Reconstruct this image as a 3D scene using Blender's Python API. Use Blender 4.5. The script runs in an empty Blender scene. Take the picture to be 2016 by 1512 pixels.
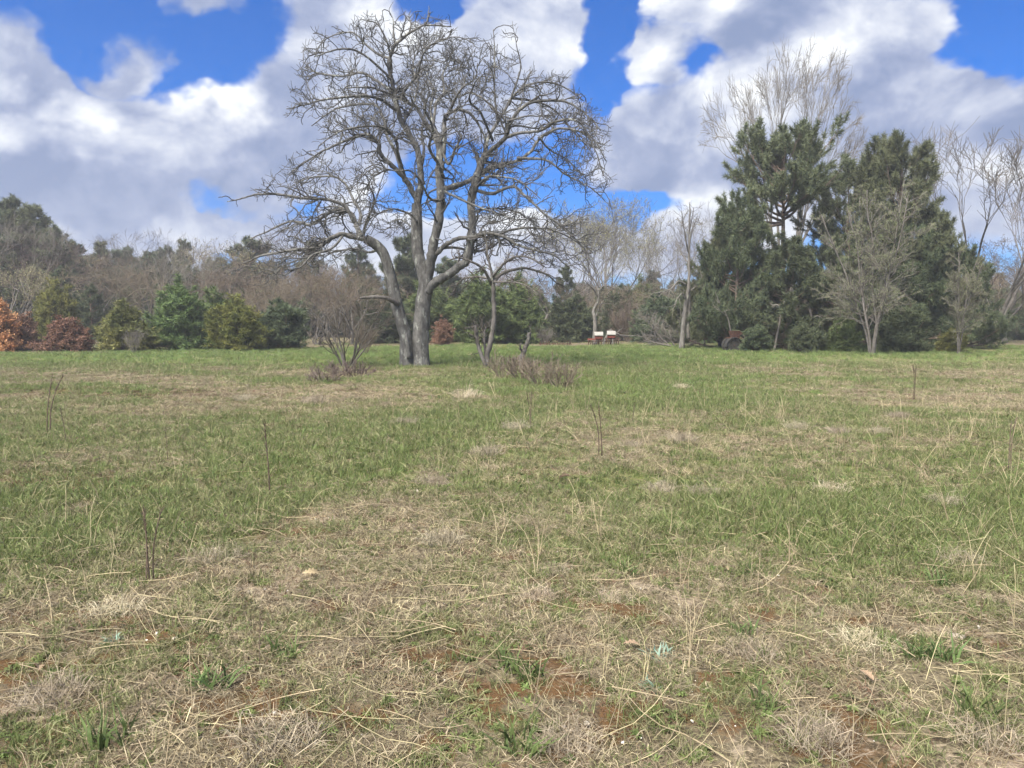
import bpy, math, random
import numpy as np

rng = np.random.default_rng(11)
random.seed(11)
SC = bpy.context.scene
COL = SC.collection

# ------------------------------------------------------------------ camera
F_PX = 1514.0                      # focal length in photo pixels (2016 wide)
CAM_H = 1.6
PITCH = math.radians(4.57)
cam_d = bpy.data.cameras.new('camera')
cam_d.sensor_width = 36.0
cam_d.lens = 36.0 * F_PX / 2016.0
cam_d.clip_start = 0.05
cam_d.clip_end = 3000
cam = bpy.data.objects.new('camera', cam_d)
COL.objects.link(cam)
cam.location = (0, 0, CAM_H)
cam.rotation_euler = (math.pi / 2 - PITCH, 0, 0)
SC.camera = cam

# ------------------------------------------------------------------ exposure
vs = SC.view_settings
vs.view_transform = 'Standard'
vs.look = 'None'
vs.exposure = 1.78
vs.gamma = 1.0
SC.render.engine = 'CYCLES'
SC.cycles.max_bounces = 3
SC.cycles.diffuse_bounces = 2
SC.cycles.use_denoising = True
SC.cycles.use_adaptive_sampling = True
SC.cycles.adaptive_threshold = 0.03
SC.cycles.caustics_reflective = False
SC.cycles.caustics_refractive = False
SC.cycles.use_light_tree = True

# ------------------------------------------------------------------ sun behind thin cloud
SUN_EL, SUN_AZ = math.radians(52), math.radians(215)     # azimuth clockwise from the view direction
sun_d = bpy.data.lights.new('sun', 'SUN')
sun_d.energy = 3.6
sun_d.angle = math.radians(40)
sun_d.color = (1.0, 0.93, 0.80)
sun = bpy.data.objects.new('sun', sun_d)
COL.objects.link(sun)
sv = np.array([math.sin(SUN_AZ) * math.cos(SUN_EL), math.cos(SUN_AZ) * math.cos(SUN_EL), math.sin(SUN_EL)])
from mathutils import Vector
sun.rotation_euler = Vector((-sv[0], -sv[1], -sv[2])).to_track_quat('-Z', 'Y').to_euler()
sun.location = (0, -30, 60)


def pdir(u, v):
    a, b = (u - 1008.0) / F_PX, (756.0 - v) / F_PX
    c, s = math.cos(PITCH), math.sin(PITCH)
    return np.array([a, c + b * s, -s + b * c])


def P(u, v, y):
    d = pdir(u, v)
    return np.array([0, 0, CAM_H]) + d * (y / d[1])


def G(u, v):
    d = pdir(u, v)
    k = -CAM_H / d[2]
    return np.array([d[0] * k, d[1] * k])


# ------------------------------------------------------------------ world: sky with cumulus
world = bpy.data.worlds.new('World')
SC.world = world
world.use_nodes = True
wt = world.node_tree
wt.nodes.clear()
WS = 0.05
HAZE = 0.0011


class NT:
    def __init__(s, t):
        s.t = t

    def n(s, typ, ins=None, **kw):
        nd = s.t.nodes.new(typ)
        for k, v in kw.items():
            setattr(nd, k, v)
        for k, v in (ins or {}).items():
            so = nd.inputs[k]
            if hasattr(v, 'is_output') or isinstance(v, bpy.types.NodeSocket):
                s.t.links.new(v, so)
            else:
                so.default_value = v
        return nd

    def m(s, op, a, b=0.0, c=None, clamp=False):
        ins = {0: a, 1: b}
        if c is not None:
            ins[2] = c
        nd = s.n('ShaderNodeMath', ins, operation=op)
        nd.use_clamp = clamp
        return nd.outputs[0]

    def ss(s, x, a, b, lo=0.0, hi=1.0):
        nd = s.n('ShaderNodeMapRange', {0: x, 1: a, 2: b, 3: lo, 4: hi}, interpolation_type='SMOOTHSTEP')
        return nd.outputs[0]

    def mix(s, f, a, b, blend='MIX'):
        nd = s.n('ShaderNodeMix', data_type='RGBA', blend_type=blend)
        for so, v in ((nd.inputs[0], f), (nd.inputs[6], a), (nd.inputs[7], b)):
            if isinstance(v, bpy.types.NodeSocket):
                s.t.links.new(v, so)
            else:
                so.default_value = v if not isinstance(v, tuple) or len(v) == 4 else (*v, 1)
        return nd.outputs[2]


def azel(u, v):
    d = pdir(u, v)
    d = d / np.linalg.norm(d)
    return math.atan2(d[0], d[1]), math.asin(d[2])


def blob_field(nt, vec, blobs):
    """sum of soft ellipses in (azimuth, elevation)"""
    acc = 0.0
    k = 1.12 * 1.15 / F_PX
    for (u, v, ru, rv, w) in blobs:
        a, e = azel(u, v)
        ia, ie = 1 / (ru * k), 1 / (rv * k)
        s1 = nt.n('ShaderNodeVectorMath', {0: vec, 1: (ia, ie, 0), 2: (-a * ia, -e * ie, 0)}, operation='MULTIPLY_ADD').outputs[0]
        d2 = nt.n('ShaderNodeVectorMath', {0: s1, 1: s1}, operation='DOT_PRODUCT').outputs['Value']
        f = nt.m('MULTIPLY_ADD', d2, -1.0, 1.0, clamp=True)
        acc = nt.m('MULTIPLY_ADD', f, w, acc)
    return acc


# cloud masses and clear gaps, as they stand in the sky over the far tree line
CLOUDS = [
    (0, 105, 110, 75, .70), (272, 118, 70, 42, .85), (395, 10, 95, 48, 1.0), (402, 128, 45, 28, .42),
    (60, 270, 210, 115, .75), (330, 320, 250, 125, .85), (510, 270, 100, 120, .75), (180, 430, 330, 80, .7),
    (660, 130, 150, 190, .75), (850, 190, 160, 130, .45), (1040, 110, 150, 140, .85), (700, 320, 150, 70, .5), (390, 448, 100, 34, .55),
    (1285, 108, 85, 45, .62), (1330, 5, 120, 30, .42),
    (1400, 240, 220, 80, .85), (1290, 320, 150, 70, .65), (1620, 80, 150, 90, .95), (1790, 180, 150, 130, .85), (1480, 40, 130, 50, .5),
    (1640, 330, 260, 100, .65), (1930, 330, 170, 130, .85), (1860, 15, 70, 50, .35),
    (1410, 440, 105, 75, .9), (1080, 495, 420, 62, .75), (830, 440, 180, 40, .35), (640, 440, 90, 40, .3), (2090, 220, 90, 60, .5),
]
GAPS = [
    (190, 70, 200, 95, -.45), (485, 90, 95, 115, -.55), (1190, 110, 50, 125, -.75), (1250, 205, 80, 40, -.35),
    (1985, 90, 75, 80, -.8), (470, 390, 140, 40, -.95), (285, 452, 45, 26, -.35), (880, 330, 130, 70, -.55),
    (1300, 408, 140, 30, -.75), (830, 5, 60, 22, -.6), (1590, 125, 22, 22, -.45),
]
SHADES = [   # brighter crests and darker bases of the masses
    (190, 222, 55, 34, .5), (360, 195, 62, 34, .45), (495, 190, 40, 55, .5), (55, 285, 60, 40, .4), (20, 165, 50, 22, .4), (1650, 70, 110, 60, .42),
    (1440, 165, 80, 40, .4), (1400, 405, 85, 50, .5), (1900, 320, 120, 50, .25), (1050, 70, 110, 60, .22), (380, 440, 70, 26, .3), (420, 290, 180, 45, .15),
    (230, 400, 300, 55, -.30), (560, 350, 150, 70, -.38), (10, 110, 130, 75, -.35), (1740, 180, 150, 70, -.28), (1290, 350, 160, 42, -.40),
    (1680, 310, 220, 60, -.28), (570, 215, 70, 90, -.28), (60, 370, 120, 60, -.2), (1990, 270, 60, 50, -.35), (830, 220, 130, 80, -.18), (1560, 25, 90, 30, -.25),
]

nt = NT(wt)
tc = nt.n('ShaderNodeTexCoord').outputs['Generated']
sep = nt.n('ShaderNodeSeparateXYZ', {0: tc})
az = nt.m('ARCTAN2', sep.outputs[0], sep.outputs[1])
el = nt.m('ARCSINE', sep.outputs[2])
uv = nt.n('ShaderNodeCombineXYZ', {0: az, 1: el, 2: 0.0}).outputs[0]
# noise domain: direction stretched so that clouds flatten towards the horizon
ndom = nt.n('ShaderNodeVectorMath', {0: tc, 1: (1.0, 1.0, 1.25)}, operation='MULTIPLY').outputs[0]
warp = nt.n('ShaderNodeTexNoise', {'Vector': ndom, 'Scale': 8.0, 'Detail': 4.0, 'Roughness': 0.6}, noise_dimensions='3D')
wv = nt.n('ShaderNodeVectorMath', {0: warp.outputs['Color'], 1: (0.5, 0.5, 0.5)}, operation='SUBTRACT').outputs[0]
wv = nt.n('ShaderNodeVectorMath', {0: wv, 1: (0.13, 0.10, 0.0)}, operation='MULTIPLY').outputs[0]
uvw = nt.n('ShaderNodeVectorMath', {0: uv, 1: wv}, operation='ADD').outputs[0]
n1 = nt.n('ShaderNodeTexNoise', {'Vector': ndom, 'Scale': 6.5, 'Detail': 6.0, 'Roughness': 0.56, 'Distortion': 0.25}).outputs[0]
up_dom = nt.n('ShaderNodeVectorMath', {0: ndom, 1: (-0.012, 0.0, 0.04)}, operation='ADD').outputs[0]
n1u = nt.n('ShaderNodeTexNoise', {'Vector': up_dom, 'Scale': 6.5, 'Detail': 5.0, 'Roughness': 0.56, 'Distortion': 0.25}).outputs[0]
bw = nt.n('ShaderNodeVectorMath', {0: wv, 1: (1.0, 1.0, 1.0)}, operation='MULTIPLY').outputs[0]
bdom = nt.n('ShaderNodeVectorMath', {0: ndom, 1: bw}, operation='ADD').outputs[0]
vor = nt.n('ShaderNodeTexVoronoi', {'Vector': bdom, 'Scale': 17.0, 'Detail': 2.0, 'Roughness': 0.55, 'Lacunarity': 2.3}, feature='F1', normalize=True)
n2 = nt.m('SUBTRACT', 0.92, nt.m('MULTIPLY', vor.outputs['Distance'], 1.15))
big = nt.n('ShaderNodeTexNoise', {'Vector': ndom, 'Scale': 1.6, 'Detail': 3.0}).outputs[0]
# the placed masses cover the sky ahead; elsewhere a noise with the same cover carries on
ahead = nt.ss(nt.m('ABSOLUTE', az), 0.62, 1.05, 1.0, 0.0)
ahead = nt.m('MULTIPLY', ahead, nt.ss(el, 0.50, 0.85, 1.0, 0.0))
placed = blob_field(nt, uvw, CLOUDS + GAPS)
elsewhere = nt.ss(big, 0.40, 0.62, -0.1, 0.75)
cov = nt.n('ShaderNodeMix', {0: ahead, 2: elsewhere, 3: placed}, data_type='FLOAT').outputs[0]
D = nt.m('ADD', cov, nt.m('MULTIPLY', nt.m('SUBTRACT', n1, 0.5), 0.9))
D = nt.m('ADD', D, nt.m('MULTIPLY', nt.m('SUBTRACT', n2, 0.5), 0.42))
alpha = nt.ss(D, 0.13, 0.50)
thick = nt.ss(D, 0.35, 1.1)
relief = nt.m('MULTIPLY', nt.m('SUBTRACT', n1, n1u), 2.6)
shade = nt.m('MULTIPLY', blob_field(nt, uvw, SHADES), ahead)
lit = nt.m('ADD', nt.m('ADD', 0.50, relief), shade)
lit = nt.m('ADD', lit, nt.m('MULTIPLY', nt.m('SUBTRACT', n2, 0.5), 0.55))
lit = nt.m('SUBTRACT', lit, nt.m('MULTIPLY', thick, 0.06), clamp=True)
ramp = nt.n('ShaderNodeValToRGB', {0: lit})
cr_ = ramp.color_ramp
cr_.elements[0].position, cr_.elements[0].color = 0.0, (1.6, 2.05, 3.3, 1)
cr_.elements[1].position, cr_.elements[1].color = 1.0, (6.4, 6.6, 6.8, 1)
for pos, c in ((0.30, (2.35, 2.75, 3.95, 1)), (0.55, (3.55, 3.9, 4.85, 1)), (0.78, (4.9, 5.15, 5.75, 1))):
    e = cr_.elements.new(pos)
    e.color = c
sky = nt.n('ShaderNodeTexSky', sky_type='NISHITA')
sky.sun_disc = False
sky.sun_elevation = SUN_EL
sky.sun_rotation = SUN_AZ
sky.altitude = 300
sky.air_density = 1.0
sky.dust_density = 0.6
sky.ozone_density = 3.0
skyc = nt.mix(1.0, sky.outputs[0], (0.07, 0.44, 0.98), 'MULTIPLY')
fin = nt.mix(alpha, skyc, ramp.outputs[0])
bg = nt.n('ShaderNodeBackground', {0: fin, 1: WS})
wo = nt.n('ShaderNodeOutputWorld', {0: bg.outputs[0]})
world.cycles.sampling_method = 'MANUAL'
world.cycles.sample_map_resolution = 256


# ------------------------------------------------------------------ numpy noise
def vnoise(x, y, scale, seed):
    r = np.random.default_rng(seed)
    tab = r.random((256, 256))
    X, Y = np.asarray(x) * scale + 1000.3, np.asarray(y) * scale + 1000.7
    xi, yi = np.floor(X).astype(int), np.floor(Y).astype(int)
    fx, fy = X - xi, Y - yi
    fx, fy = fx * fx * (3 - 2 * fx), fy * fy * (3 - 2 * fy)
    a, b = tab[xi % 256, yi % 256], tab[(xi + 1) % 256, yi % 256]
    c, d = tab[xi % 256, (yi + 1) % 256], tab[(xi + 1) % 256, (yi + 1) % 256]
    return (a * (1 - fx) + b * fx) * (1 - fy) + (c * (1 - fx) + d * fx) * fy


def fbm(x, y, scale, seed, octv=4):
    s, a, t = 0, 0.5, 0
    for i in range(octv):
        s = s + a * vnoise(x, y, scale * 2 ** i, seed + i)
        t += a
        a *= 0.55
    return s / t


def gh(x, y):
    """ground height"""
    x, y = np.asarray(x, float), np.asarray(y, float)
    h = (fbm(x, y, 0.12, 3, 3) - 0.5) * 0.16 + (fbm(x, y, 0.8, 5, 3) - 0.5) * 0.07
    h = h + 0.10 * np.exp(-(((x - 0.2) / 2.2) ** 2 + ((y - 10.5) / 2.0) ** 2))
    return h * np.clip((np.hypot(x, y) - 0.5) / 3.0, 0.3, 1)


def gh1(x, y):
    return float(gh(np.array([x]), np.array([y]))[0])


def ell(x, y, cx, cy, rx, ry):
    return np.exp(-(((x - cx) / rx) ** 2 + ((y - cy) / ry) ** 2))


def zones(x, y):
    w1 = (fbm(x, y, 0.35, 21, 4) - 0.5)
    w2 = (fbm(x, y, 1.3, 31, 3) - 0.5)
    lush = 1.15 * ell(x, y, -3.0, 36, 17, 11) + 1.0 * ell(x, y, 12, 43, 30, 10) + 0.9 * ell(x, y, 3.0, 20, 3.0, 6.5)
    lush = lush + 0.75 * ell(x, y, -1.0, 10.6, 1.9, 2.2) + 0.75 * ell(x, y, -1.9, 7.8, 1.7, 1.5) + 0.75 * ell(x, y, -2.7, 5.3, 1.3, 0.8)
    lush = lush + 0.45 * ell(x, y, -9, 12, 5, 2.5) + 0.36 * ell(x, y, 7, 13, 9, 8) + 0.35 * ell(x, y, 3, 6.8, 4, 2.2) + 0.10 + 0.35 * ell(x, y, -24, 34, 14, 12)
    ax_, ay_, bx_, by_ = 0.2, 10.4, -2.4, 3.6
    tt_ = np.clip(((x - ax_) * (bx_ - ax_) + (y - ay_) * (by_ - ay_)) / ((bx_ - ax_) ** 2 + (by_ - ay_) ** 2), 0, 1)
    dd_ = np.hypot(x - ax_ - tt_ * (bx_ - ax_), y - ay_ - tt_ * (by_ - ay_)) + w2 * .6
    strip = np.exp(-(dd_ / .45) ** 2) * np.clip(.55 + 2.6 * w1 + 2.0 * w2, 0.05, 1)
    lush = lush + 0.45 * ell(x, y, -4, 11, 4.5, 4.5) + 0.22 * ell(x, y, -6, 18, 9, 3) - .9 * strip
    tan = .6 * strip + 0.45 * ell(x, y, -2.6, 18.0, 4.0, 1.6) + 0.25 * ell(x, y, -7, 14.5, 4, 1) + 0.5 * ell(x, y, 9, 14, 5, 2.0)
    lush = np.clip(lush - 0.55 * tan + 1.7 * w1 + 0.9 * w2, 0, 1)
    red = np.clip(1.1 * ell(x, y, -8.4, 17.4, 3.4, 1.0) + 1.0 * ell(x, y, -4.6, 7.3, 1.2, 0.9) + 0.5 * ell(x, y, -1.3, 5.6, 0.9, 0.5) + 0.8 * w1 + 0.8 * w2 - 0.15, 0, 1)
    near = np.clip((9.0 - y) / 4.0, 0, 1)
    moss = np.clip((fbm(x, y, 4.2, 41, 3) - 0.47) * 5.0, 0, 1) * near * np.clip(1 - lush * 1.2, 0, 1)
    sand = np.clip((fbm(x, y, 1.7, 51, 3) - 0.60) * 6.0, 0, 1) * np.clip((14 - y) / 6, 0, 1) * np.clip(1 - lush * 1.5, 0, 1)
    sand = np.clip(sand + 0.9 * ell(x, y, -1.6, 4.55, 0.55, 0.35), 0, 1)
    return lush, np.clip(tan, 0, 1), red, moss, sand


# ------------------------------------------------------------------ materials
def rgba(c):
    return (c[0], c[1], c[2], 1.0)


def mat(name, c1, c2, scale=6.0, rough=0.85, bump=0.0, c3=None, s3=2.0, t3=(0.55, 0.7), tint=None, rand=0.25, transl=0.0, stretch=None):
    """two-tone noise material; c3 = patches (lichen, rust); tint = attribute name that shifts value; rand = per-object variation"""
    m = bpy.data.materials.new(name)
    m.use_nodes = True
    t = m.node_tree
    t.nodes.clear()
    q = NT(t)
    co = q.n('ShaderNodeTexCoord').outputs['Object']
    if stretch:
        co = q.n('ShaderNodeVectorMath', {0: co, 1: stretch}, operation='MULTIPLY').outputs[0]
    nz = q.n('ShaderNodeTexNoise', {'Vector': co, 'Scale': scale, 'Detail': 5.0, 'Roughness': 0.65}).outputs[0]
    col = q.mix(q.ss(nz, 0.32, 0.68), rgba(c1), rgba(c2))
    if c3:
        nz3 = q.n('ShaderNodeTexNoise', {'Vector': co, 'Scale': s3, 'Detail': 6.0, 'Roughness': 0.7}).outputs[0]
        col = q.mix(q.ss(nz3, *t3), col, rgba(c3))
    val = None
    if tint:
        a = q.n('ShaderNodeAttribute', attribute_name=tint[0], attribute_type=tint[1]).outputs['Fac']
        val = q.m('MULTIPLY_ADD', a, tint[2], 1.0 - tint[2] * 0.5)
    if rand:
        r = q.n('ShaderNodeObjectInfo').outputs['Random']
        rv_ = q.m('MULTIPLY_ADD', r, rand, 1.0 - rand * 0.5)
        val = rv_ if val is None else q.m('MULTIPLY', val, rv_)
        hs = q.n('ShaderNodeHueSaturation', {'Hue': q.m('MULTIPLY_ADD', r, 0.03, 0.485), 'Saturation': 1.0, 'Value': val, 'Color': col})
        col = hs.outputs[0]
    elif val is not None:
        col = q.n('ShaderNodeHueSaturation', {'Value': val, 'Color': col}).outputs[0]
    b = q.n('ShaderNodeBsdfPrincipled', {'Base Color': col, 'Roughness': rough})
    b.inputs['Specular IOR Level'].default_value = 0.25
    if bump:
        bz = q.n('ShaderNodeTexNoise', {'Vector': co, 'Scale': scale * 2.5, 'Detail': 6.0, 'Roughness': 0.7}).outputs[0]
        bp = q.n('ShaderNodeBump', {'Strength': bump, 'Distance': 0.03, 'Height': bz}).outputs[0]
        t.links.new(bp, b.inputs['Normal'])
    sh = b.outputs[0]
    if transl:
        tr = q.n('ShaderNodeBsdfTranslucent', {'Color': col}).outputs[0]
        sh = q.n('ShaderNodeMixShader', {0: transl, 1: sh, 2: tr}).outputs[0]
    q.n('ShaderNodeOutputMaterial', {0: sh})
    return m


VT = ('tint', 'GEOMETRY', 0.7)
M = {}
M['bark_old'] = mat('old_bark', (.062, .060, .058), (.150, .146, .140), 7, .95, 0.9, c3=(.30, .31, .28), s3=5.0, t3=(.54, .66), rand=0, stretch=(1, 1, .45))
M['twig_old'] = mat('old_twig', (.062, .060, .060), (.118, .115, .113), 3, .95, 0, c3=(.14, .145, .125), s3=4, t3=(.55, .7), rand=0)
M['bark_dead'] = mat('dead_wood', (0.082, 0.075, 0.068), (0.165, 0.154, 0.143), 8, .95, 0.8, c3=(.28, .29, .25), s3=6, rand=.2, stretch=(1, 1, .3))
M['bark_pine'] = mat('pine_bark', (.10, .075, .06), (.20, .15, .12), 9, .95, 0.7, rand=.2, stretch=(1, 1, .4))
M['bark_grey'] = mat('grey_bark', (0.093, 0.084, 0.074), (0.167, 0.155, 0.143), 6, .95, 0.4, rand=.2)
M['twig_brown'] = mat('brown_twig', (.115, .092, .070), (.19, .155, .12), .8, .95, 0, rand=.35)
M['twig_purple'] = mat('purple_twig', (0.100, 0.076, 0.068), (0.160, 0.124, 0.112), .8, .95, 0, rand=.3)
M['twig_grey'] = mat('grey_twig', (0.125, 0.112, 0.099), (0.205, 0.188, 0.168), .8, .95, 0, rand=.25)
M['twig_dark'] = mat('dark_twig', (.068, .060, .052), (.135, .120, .105), 1.5, .95, 0, rand=.2)
M['pine'] = mat('pine_needles', (.080, .096, .050), (.145, .162, .090), 1.2, .75, 0, tint=VT, rand=.22, transl=.12)
M['pine_blue'] = mat('bluish_needles', (.078, .100, .060), (.138, .165, .10), 1.2, .75, 0, tint=VT, rand=.2, transl=.12)
M['pine_dark'] = mat('dark_needles', (.057, .075, .040), (.106, .130, .070), 1.2, .75, 0, tint=VT, rand=.2, transl=.12)
M['juniper'] = mat('juniper_needles', (.075, .110, .040), (.145, .195, .07), 1.5, .75, 0, tint=VT, rand=.25, transl=.15)
M['juniper_olive'] = mat('olive_needles', (0.099, 0.116, 0.031), (0.187, 0.182, 0.050), 1.3, .75, 0, tint=VT, rand=.1, transl=.15)
M['juniper_yellow'] = mat('yellowish_needles', (.10, .118, .040), (.25, .24, .085), .7, .75, 0, tint=VT, rand=.05, transl=.15)
M['leaf_rust'] = mat('rust_leaves', (.15, .085, .055), (.25, .15, .10), 1.5, .8, 0, tint=VT, rand=.2, transl=.2)
M['leaf_orange'] = mat('orange_leaves', (.42, .20, .08), (.58, .36, .17), 1.5, .8, 0, tint=VT, rand=.1, transl=.2)
M['leaf_bud'] = mat('pale_buds', (.26, .255, .12), (.40, .38, .20), 1.5, .8, 0, tint=VT, rand=.2, transl=.3)
M['leaf_budgreen'] = mat('green_buds', (.17, .185, .095), (.26, .27, .15), 1.5, .8, 0, tint=VT, rand=.2, transl=.3)
M['leaf_budbrown'] = mat('brown_buds', (.13, .10, .062), (.21, .165, .10), 1.5, .8, 0, tint=VT, rand=.2, transl=.2)
M['rust'] = mat('rusted_steel', (.055, .028, .022), (.115, .055, .040), 14, .9, .5, c3=(.045, .035, .032), s3=9, rand=0)
M['rust_dark'] = mat('dark_rusted_steel', (.040, .028, .024), (.095, .055, .042), 14, .9, .5, rand=0)
M['tyre'] = mat('old_black_rubber', (.02, .02, .019), (.045, .042, .04), 9, .8, .2, rand=0)
M['red_paint'] = mat('worn_red_paint', (.15, .035, .028), (.24, .065, .048), 9, .75, .3, c3=(.09, .05, .04), s3=7, rand=0)
M['white_paint'] = mat('weathered_white_paint', (.21, .205, .19), (.30, .29, .27), 8, .7, .2, c3=(.34, .29, .24), s3=9, t3=(.62, .78), rand=0)
M['stone'] = mat('stone', (.34, .29, .23), (.50, .45, .38), 25, .9, .5, rand=.3)
M['pebble'] = mat('pebble', (.45, .42, .36), (.72, .70, .65), 30, .9, 0, rand=.4)
M['leaf_dry'] = mat('dry_leaf', (.25, .18, .11), (.40, .31, .21), 20, .8, 0, rand=.3, transl=.2)
IT = ('tint', 'INSTANCER', 0.8)
M['g_green'] = mat('green_blade', (.106, .144, .047), (.185, .22, .082), 5, .65, 0, tint=IT, rand=.3, transl=.35)
M['g_lush'] = mat('lush_blade', (.118, .172, .053), (.205, .26, .095), 3, .65, 0, tint=IT, rand=.3, transl=.35)
M['g_olive'] = mat('olive_blade', (.158, .162, .077), (.26, .25, .135), 5, .7, 0, tint=IT, rand=.3, transl=.2)
M['g_straw'] = mat('straw_blade', (0.287, 0.238, 0.144), (0.455, 0.386, 0.257), 4, .7, 0, tint=IT, rand=.35, transl=.2)
M['g_grey'] = mat('grey_thatch', (.150, .124, .084), (.315, .268, .19), 5, .8, 0, tint=IT, rand=.35, transl=.1)
M['g_red'] = mat('red_brown_litter', (.085, .050, .032), (.16, .10, .066), 5, .8, 0, tint=IT, rand=.3, transl=.1)
M['g_blue'] = mat('blue_green_leaf', (.13, .20, .15), (.24, .31, .25), 8, .7, 0, tint=IT, rand=.2, transl=.15)
M['straw_solo'] = mat('straw', (0.352, 0.293, 0.205), (0.547, 0.478, 0.362), 6, .75, 0, tint=VT, rand=.25, transl=.15)
M['greystraw_solo'] = mat('grey_straw', (.22, .185, .135), (.36, .31, .235), 6, .8, 0, tint=VT, rand=.25, transl=.1)
M['green_solo'] = mat('weed_leaf', (.070, .105, .036), (.125, .17, .058), 12, .65, 0, tint=VT, rand=.2, transl=.25)
M['blue_solo'] = mat('glaucous_leaf', (.17, .26, .20), (.30, .39, .32), 12, .65, 0, tint=VT, rand=.1, transl=.2)
M['stalk'] = mat('dark_stalk', (.075, .055, .042), (.14, .105, .08), 12, .9, 0, rand=.2)


# ------------------------------------------------------------------ mesh accumulation
class MB:
    def __init__(s):
        s.v, s.q, s.t, s.tint, s.n = [], [], [], [], 0

    def add(s, v, quads=None, tris=None, tint=None):
        v = np.asarray(v, np.float32).reshape(-1, 3)
        if len(v) == 0:
            return s
        s.v.append(v)
        if quads is not None and len(quads):
            s.q.append(np.asarray(quads, np.int64).reshape(-1, 4) + s.n)
        if tris is not None and len(tris):
            s.t.append(np.asarray(tris, np.int64).reshape(-1, 3) + s.n)
        s.tint.append(np.full(len(v), .5, np.float32) if tint is None else np.broadcast_to(np.asarray(tint, np.float32), (len(v),)))
        s.n += len(v)
        return s

    def mesh(s, name, material, smooth=True):
        me = bpy.data.meshes.new(name)
        if s.n:
            v = np.concatenate(s.v)
            q = np.concatenate(s.q) if s.q else np.zeros((0, 4), np.int64)
            t = np.concatenate(s.t) if s.t else np.zeros((0, 3), np.int64)
            me.vertices.add(len(v))
            me.vertices.foreach_set('co', v.ravel())
            loops = np.concatenate([q.ravel(), t.ravel()]).astype(np.int32)
            me.loops.add(len(loops))
            me.loops.foreach_set('vertex_index', loops)
            st = np.concatenate([np.arange(len(q)) * 4, len(q) * 4 + np.arange(len(t)) * 3]).astype(np.int32)
            me.polygons.add(len(st))
            me.polygons.foreach_set('loop_start', st)
            me.polygons.foreach_set('use_smooth', np.full(len(st), smooth, bool))
            at = me.attributes.new('tint', 'FLOAT', 'POINT')
            at.data.foreach_set('value', np.concatenate(s.tint))
            me.update(calc_edges=True)
        if material:
            me.materials.append(material)
        return me

    def box(s, c, size, rot=None, taper=1.0):
        x, y, z = [k / 2 for k in size]
        v = np.array([[-x, -y, -z], [x, -y, -z], [x, y, -z], [-x, y, -z], [-x * taper, -y * taper, z], [x * taper, -y * taper, z], [x * taper, y * taper, z], [-x * taper, y * taper, z]])
        if rot is not None:
            v = v @ np.array(rot).T
        return s.add(v + np.asarray(c), quads=[[3, 2, 1, 0], [4, 5, 6, 7], [0, 1, 5, 4], [1, 2, 6, 5], [2, 3, 7, 6], [3, 0, 4, 7]])

    def tube(s, pts, rad, sides=6, tint=None, cap=True):
        """one tube with carried frames"""
        pts = np.asarray(pts, float)
        n = len(pts)
        rad = np.broadcast_to(np.asarray(rad, float), (n,))
        T = np.gradient(pts, axis=0)
        T /= np.linalg.norm(T, axis=1)[:, None] + 1e-9
        a = np.array([1.0, 0, 0]) if abs(T[0][0]) < .8 else np.array([0, 1.0, 0])
        vs_ = []
        ang = np.linspace(0, 2 * np.pi, sides, endpoint=False)
        for i in range(n):
            a = a - T[i] * a.dot(T[i])
            a /= np.linalg.norm(a) + 1e-9
            b = np.cross(T[i], a)
            vs_.append(pts[i] + rad[i] * (np.cos(ang)[:, None] * a + np.sin(ang)[:, None] * b))
        k = np.arange(sides)
        kn = (k + 1) % sides
        q = np.concatenate([np.stack([i * sides + k, i * sides + kn, (i + 1) * sides + kn, (i + 1) * sides + k], 1) for i in range(n - 1)])
        V = np.concatenate(vs_ + [pts[:1], pts[-1:]])
        tr = []
        if cap:
            tr = np.concatenate([np.stack([kn, k, np.full(sides, n * sides)], 1), np.stack([(n - 1) * sides + k, (n - 1) * sides + kn, np.full(sides, n * sides + 1)], 1)])
        return s.add(V, quads=q, tris=tr, tint=tint)

    def tubes(s, Pn, R, sides=3, tint=None):
        """many tubes at once: Pn (B,N,3), R (B,N)"""
        B, N = Pn.shape[:2]
        if B == 0:
            return s
        T = np.gradient(Pn, axis=1)
        T /= np.linalg.norm(T, axis=2, keepdims=True) + 1e-9
        ov = Pn[:, -1] - Pn[:, 0]
        ax = np.eye(3)[np.argmin(np.abs(ov), axis=1)][:, None, :]
        A = np.cross(T, ax)
        A /= np.linalg.norm(A, axis=2, keepdims=True) + 1e-9
        Bv = np.cross(T, A)
        ang = np.linspace(0, 2 * np.pi, sides, endpoint=False)
        ring = A[:, :, None, :] * np.cos(ang)[None, None, :, None] + Bv[:, :, None, :] * np.sin(ang)[None, None, :, None]
        V = Pn[:, :, None, :] + ring * R[:, :, None, None]
        k = np.arange(sides)
        kn = (k + 1) % sides
        q1 = np.concatenate([np.stack([i * sides + k, i * sides + kn, (i + 1) * sides + kn, (i + 1) * sides + k], 1) for i in range(N - 1)])
        q = (np.arange(B)[:, None, None] * (N * sides) + q1[None]).reshape(-1, 4)
        tt = None
        if tint is not None:
            tt = np.repeat(tint, N * sides)
        return s.add(V, quads=q, tint=tt)


def nrm(a):
    return a / (np.linalg.norm(a, axis=-1, keepdims=True) + 1e-9)


def cr(pts, n):
    """smooth resampling of a polyline to n points"""
    p = np.asarray(pts, float)
    p = np.vstack([2 * p[0] - p[1], p, 2 * p[-1] - p[-2]])
    m = len(p) - 3
    out = []
    for t in np.linspace(0, m - 1e-6, n):
        i = int(t)
        f = t - i
        a, b, c, d = p[i:i + 4]
        out.append(.5 * (2 * b + (c - a) * f + (2 * a - 5 * b + 4 * c - d) * f * f + (3 * b - a - 3 * c + d) * f ** 3))
    return np.array(out)


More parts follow.
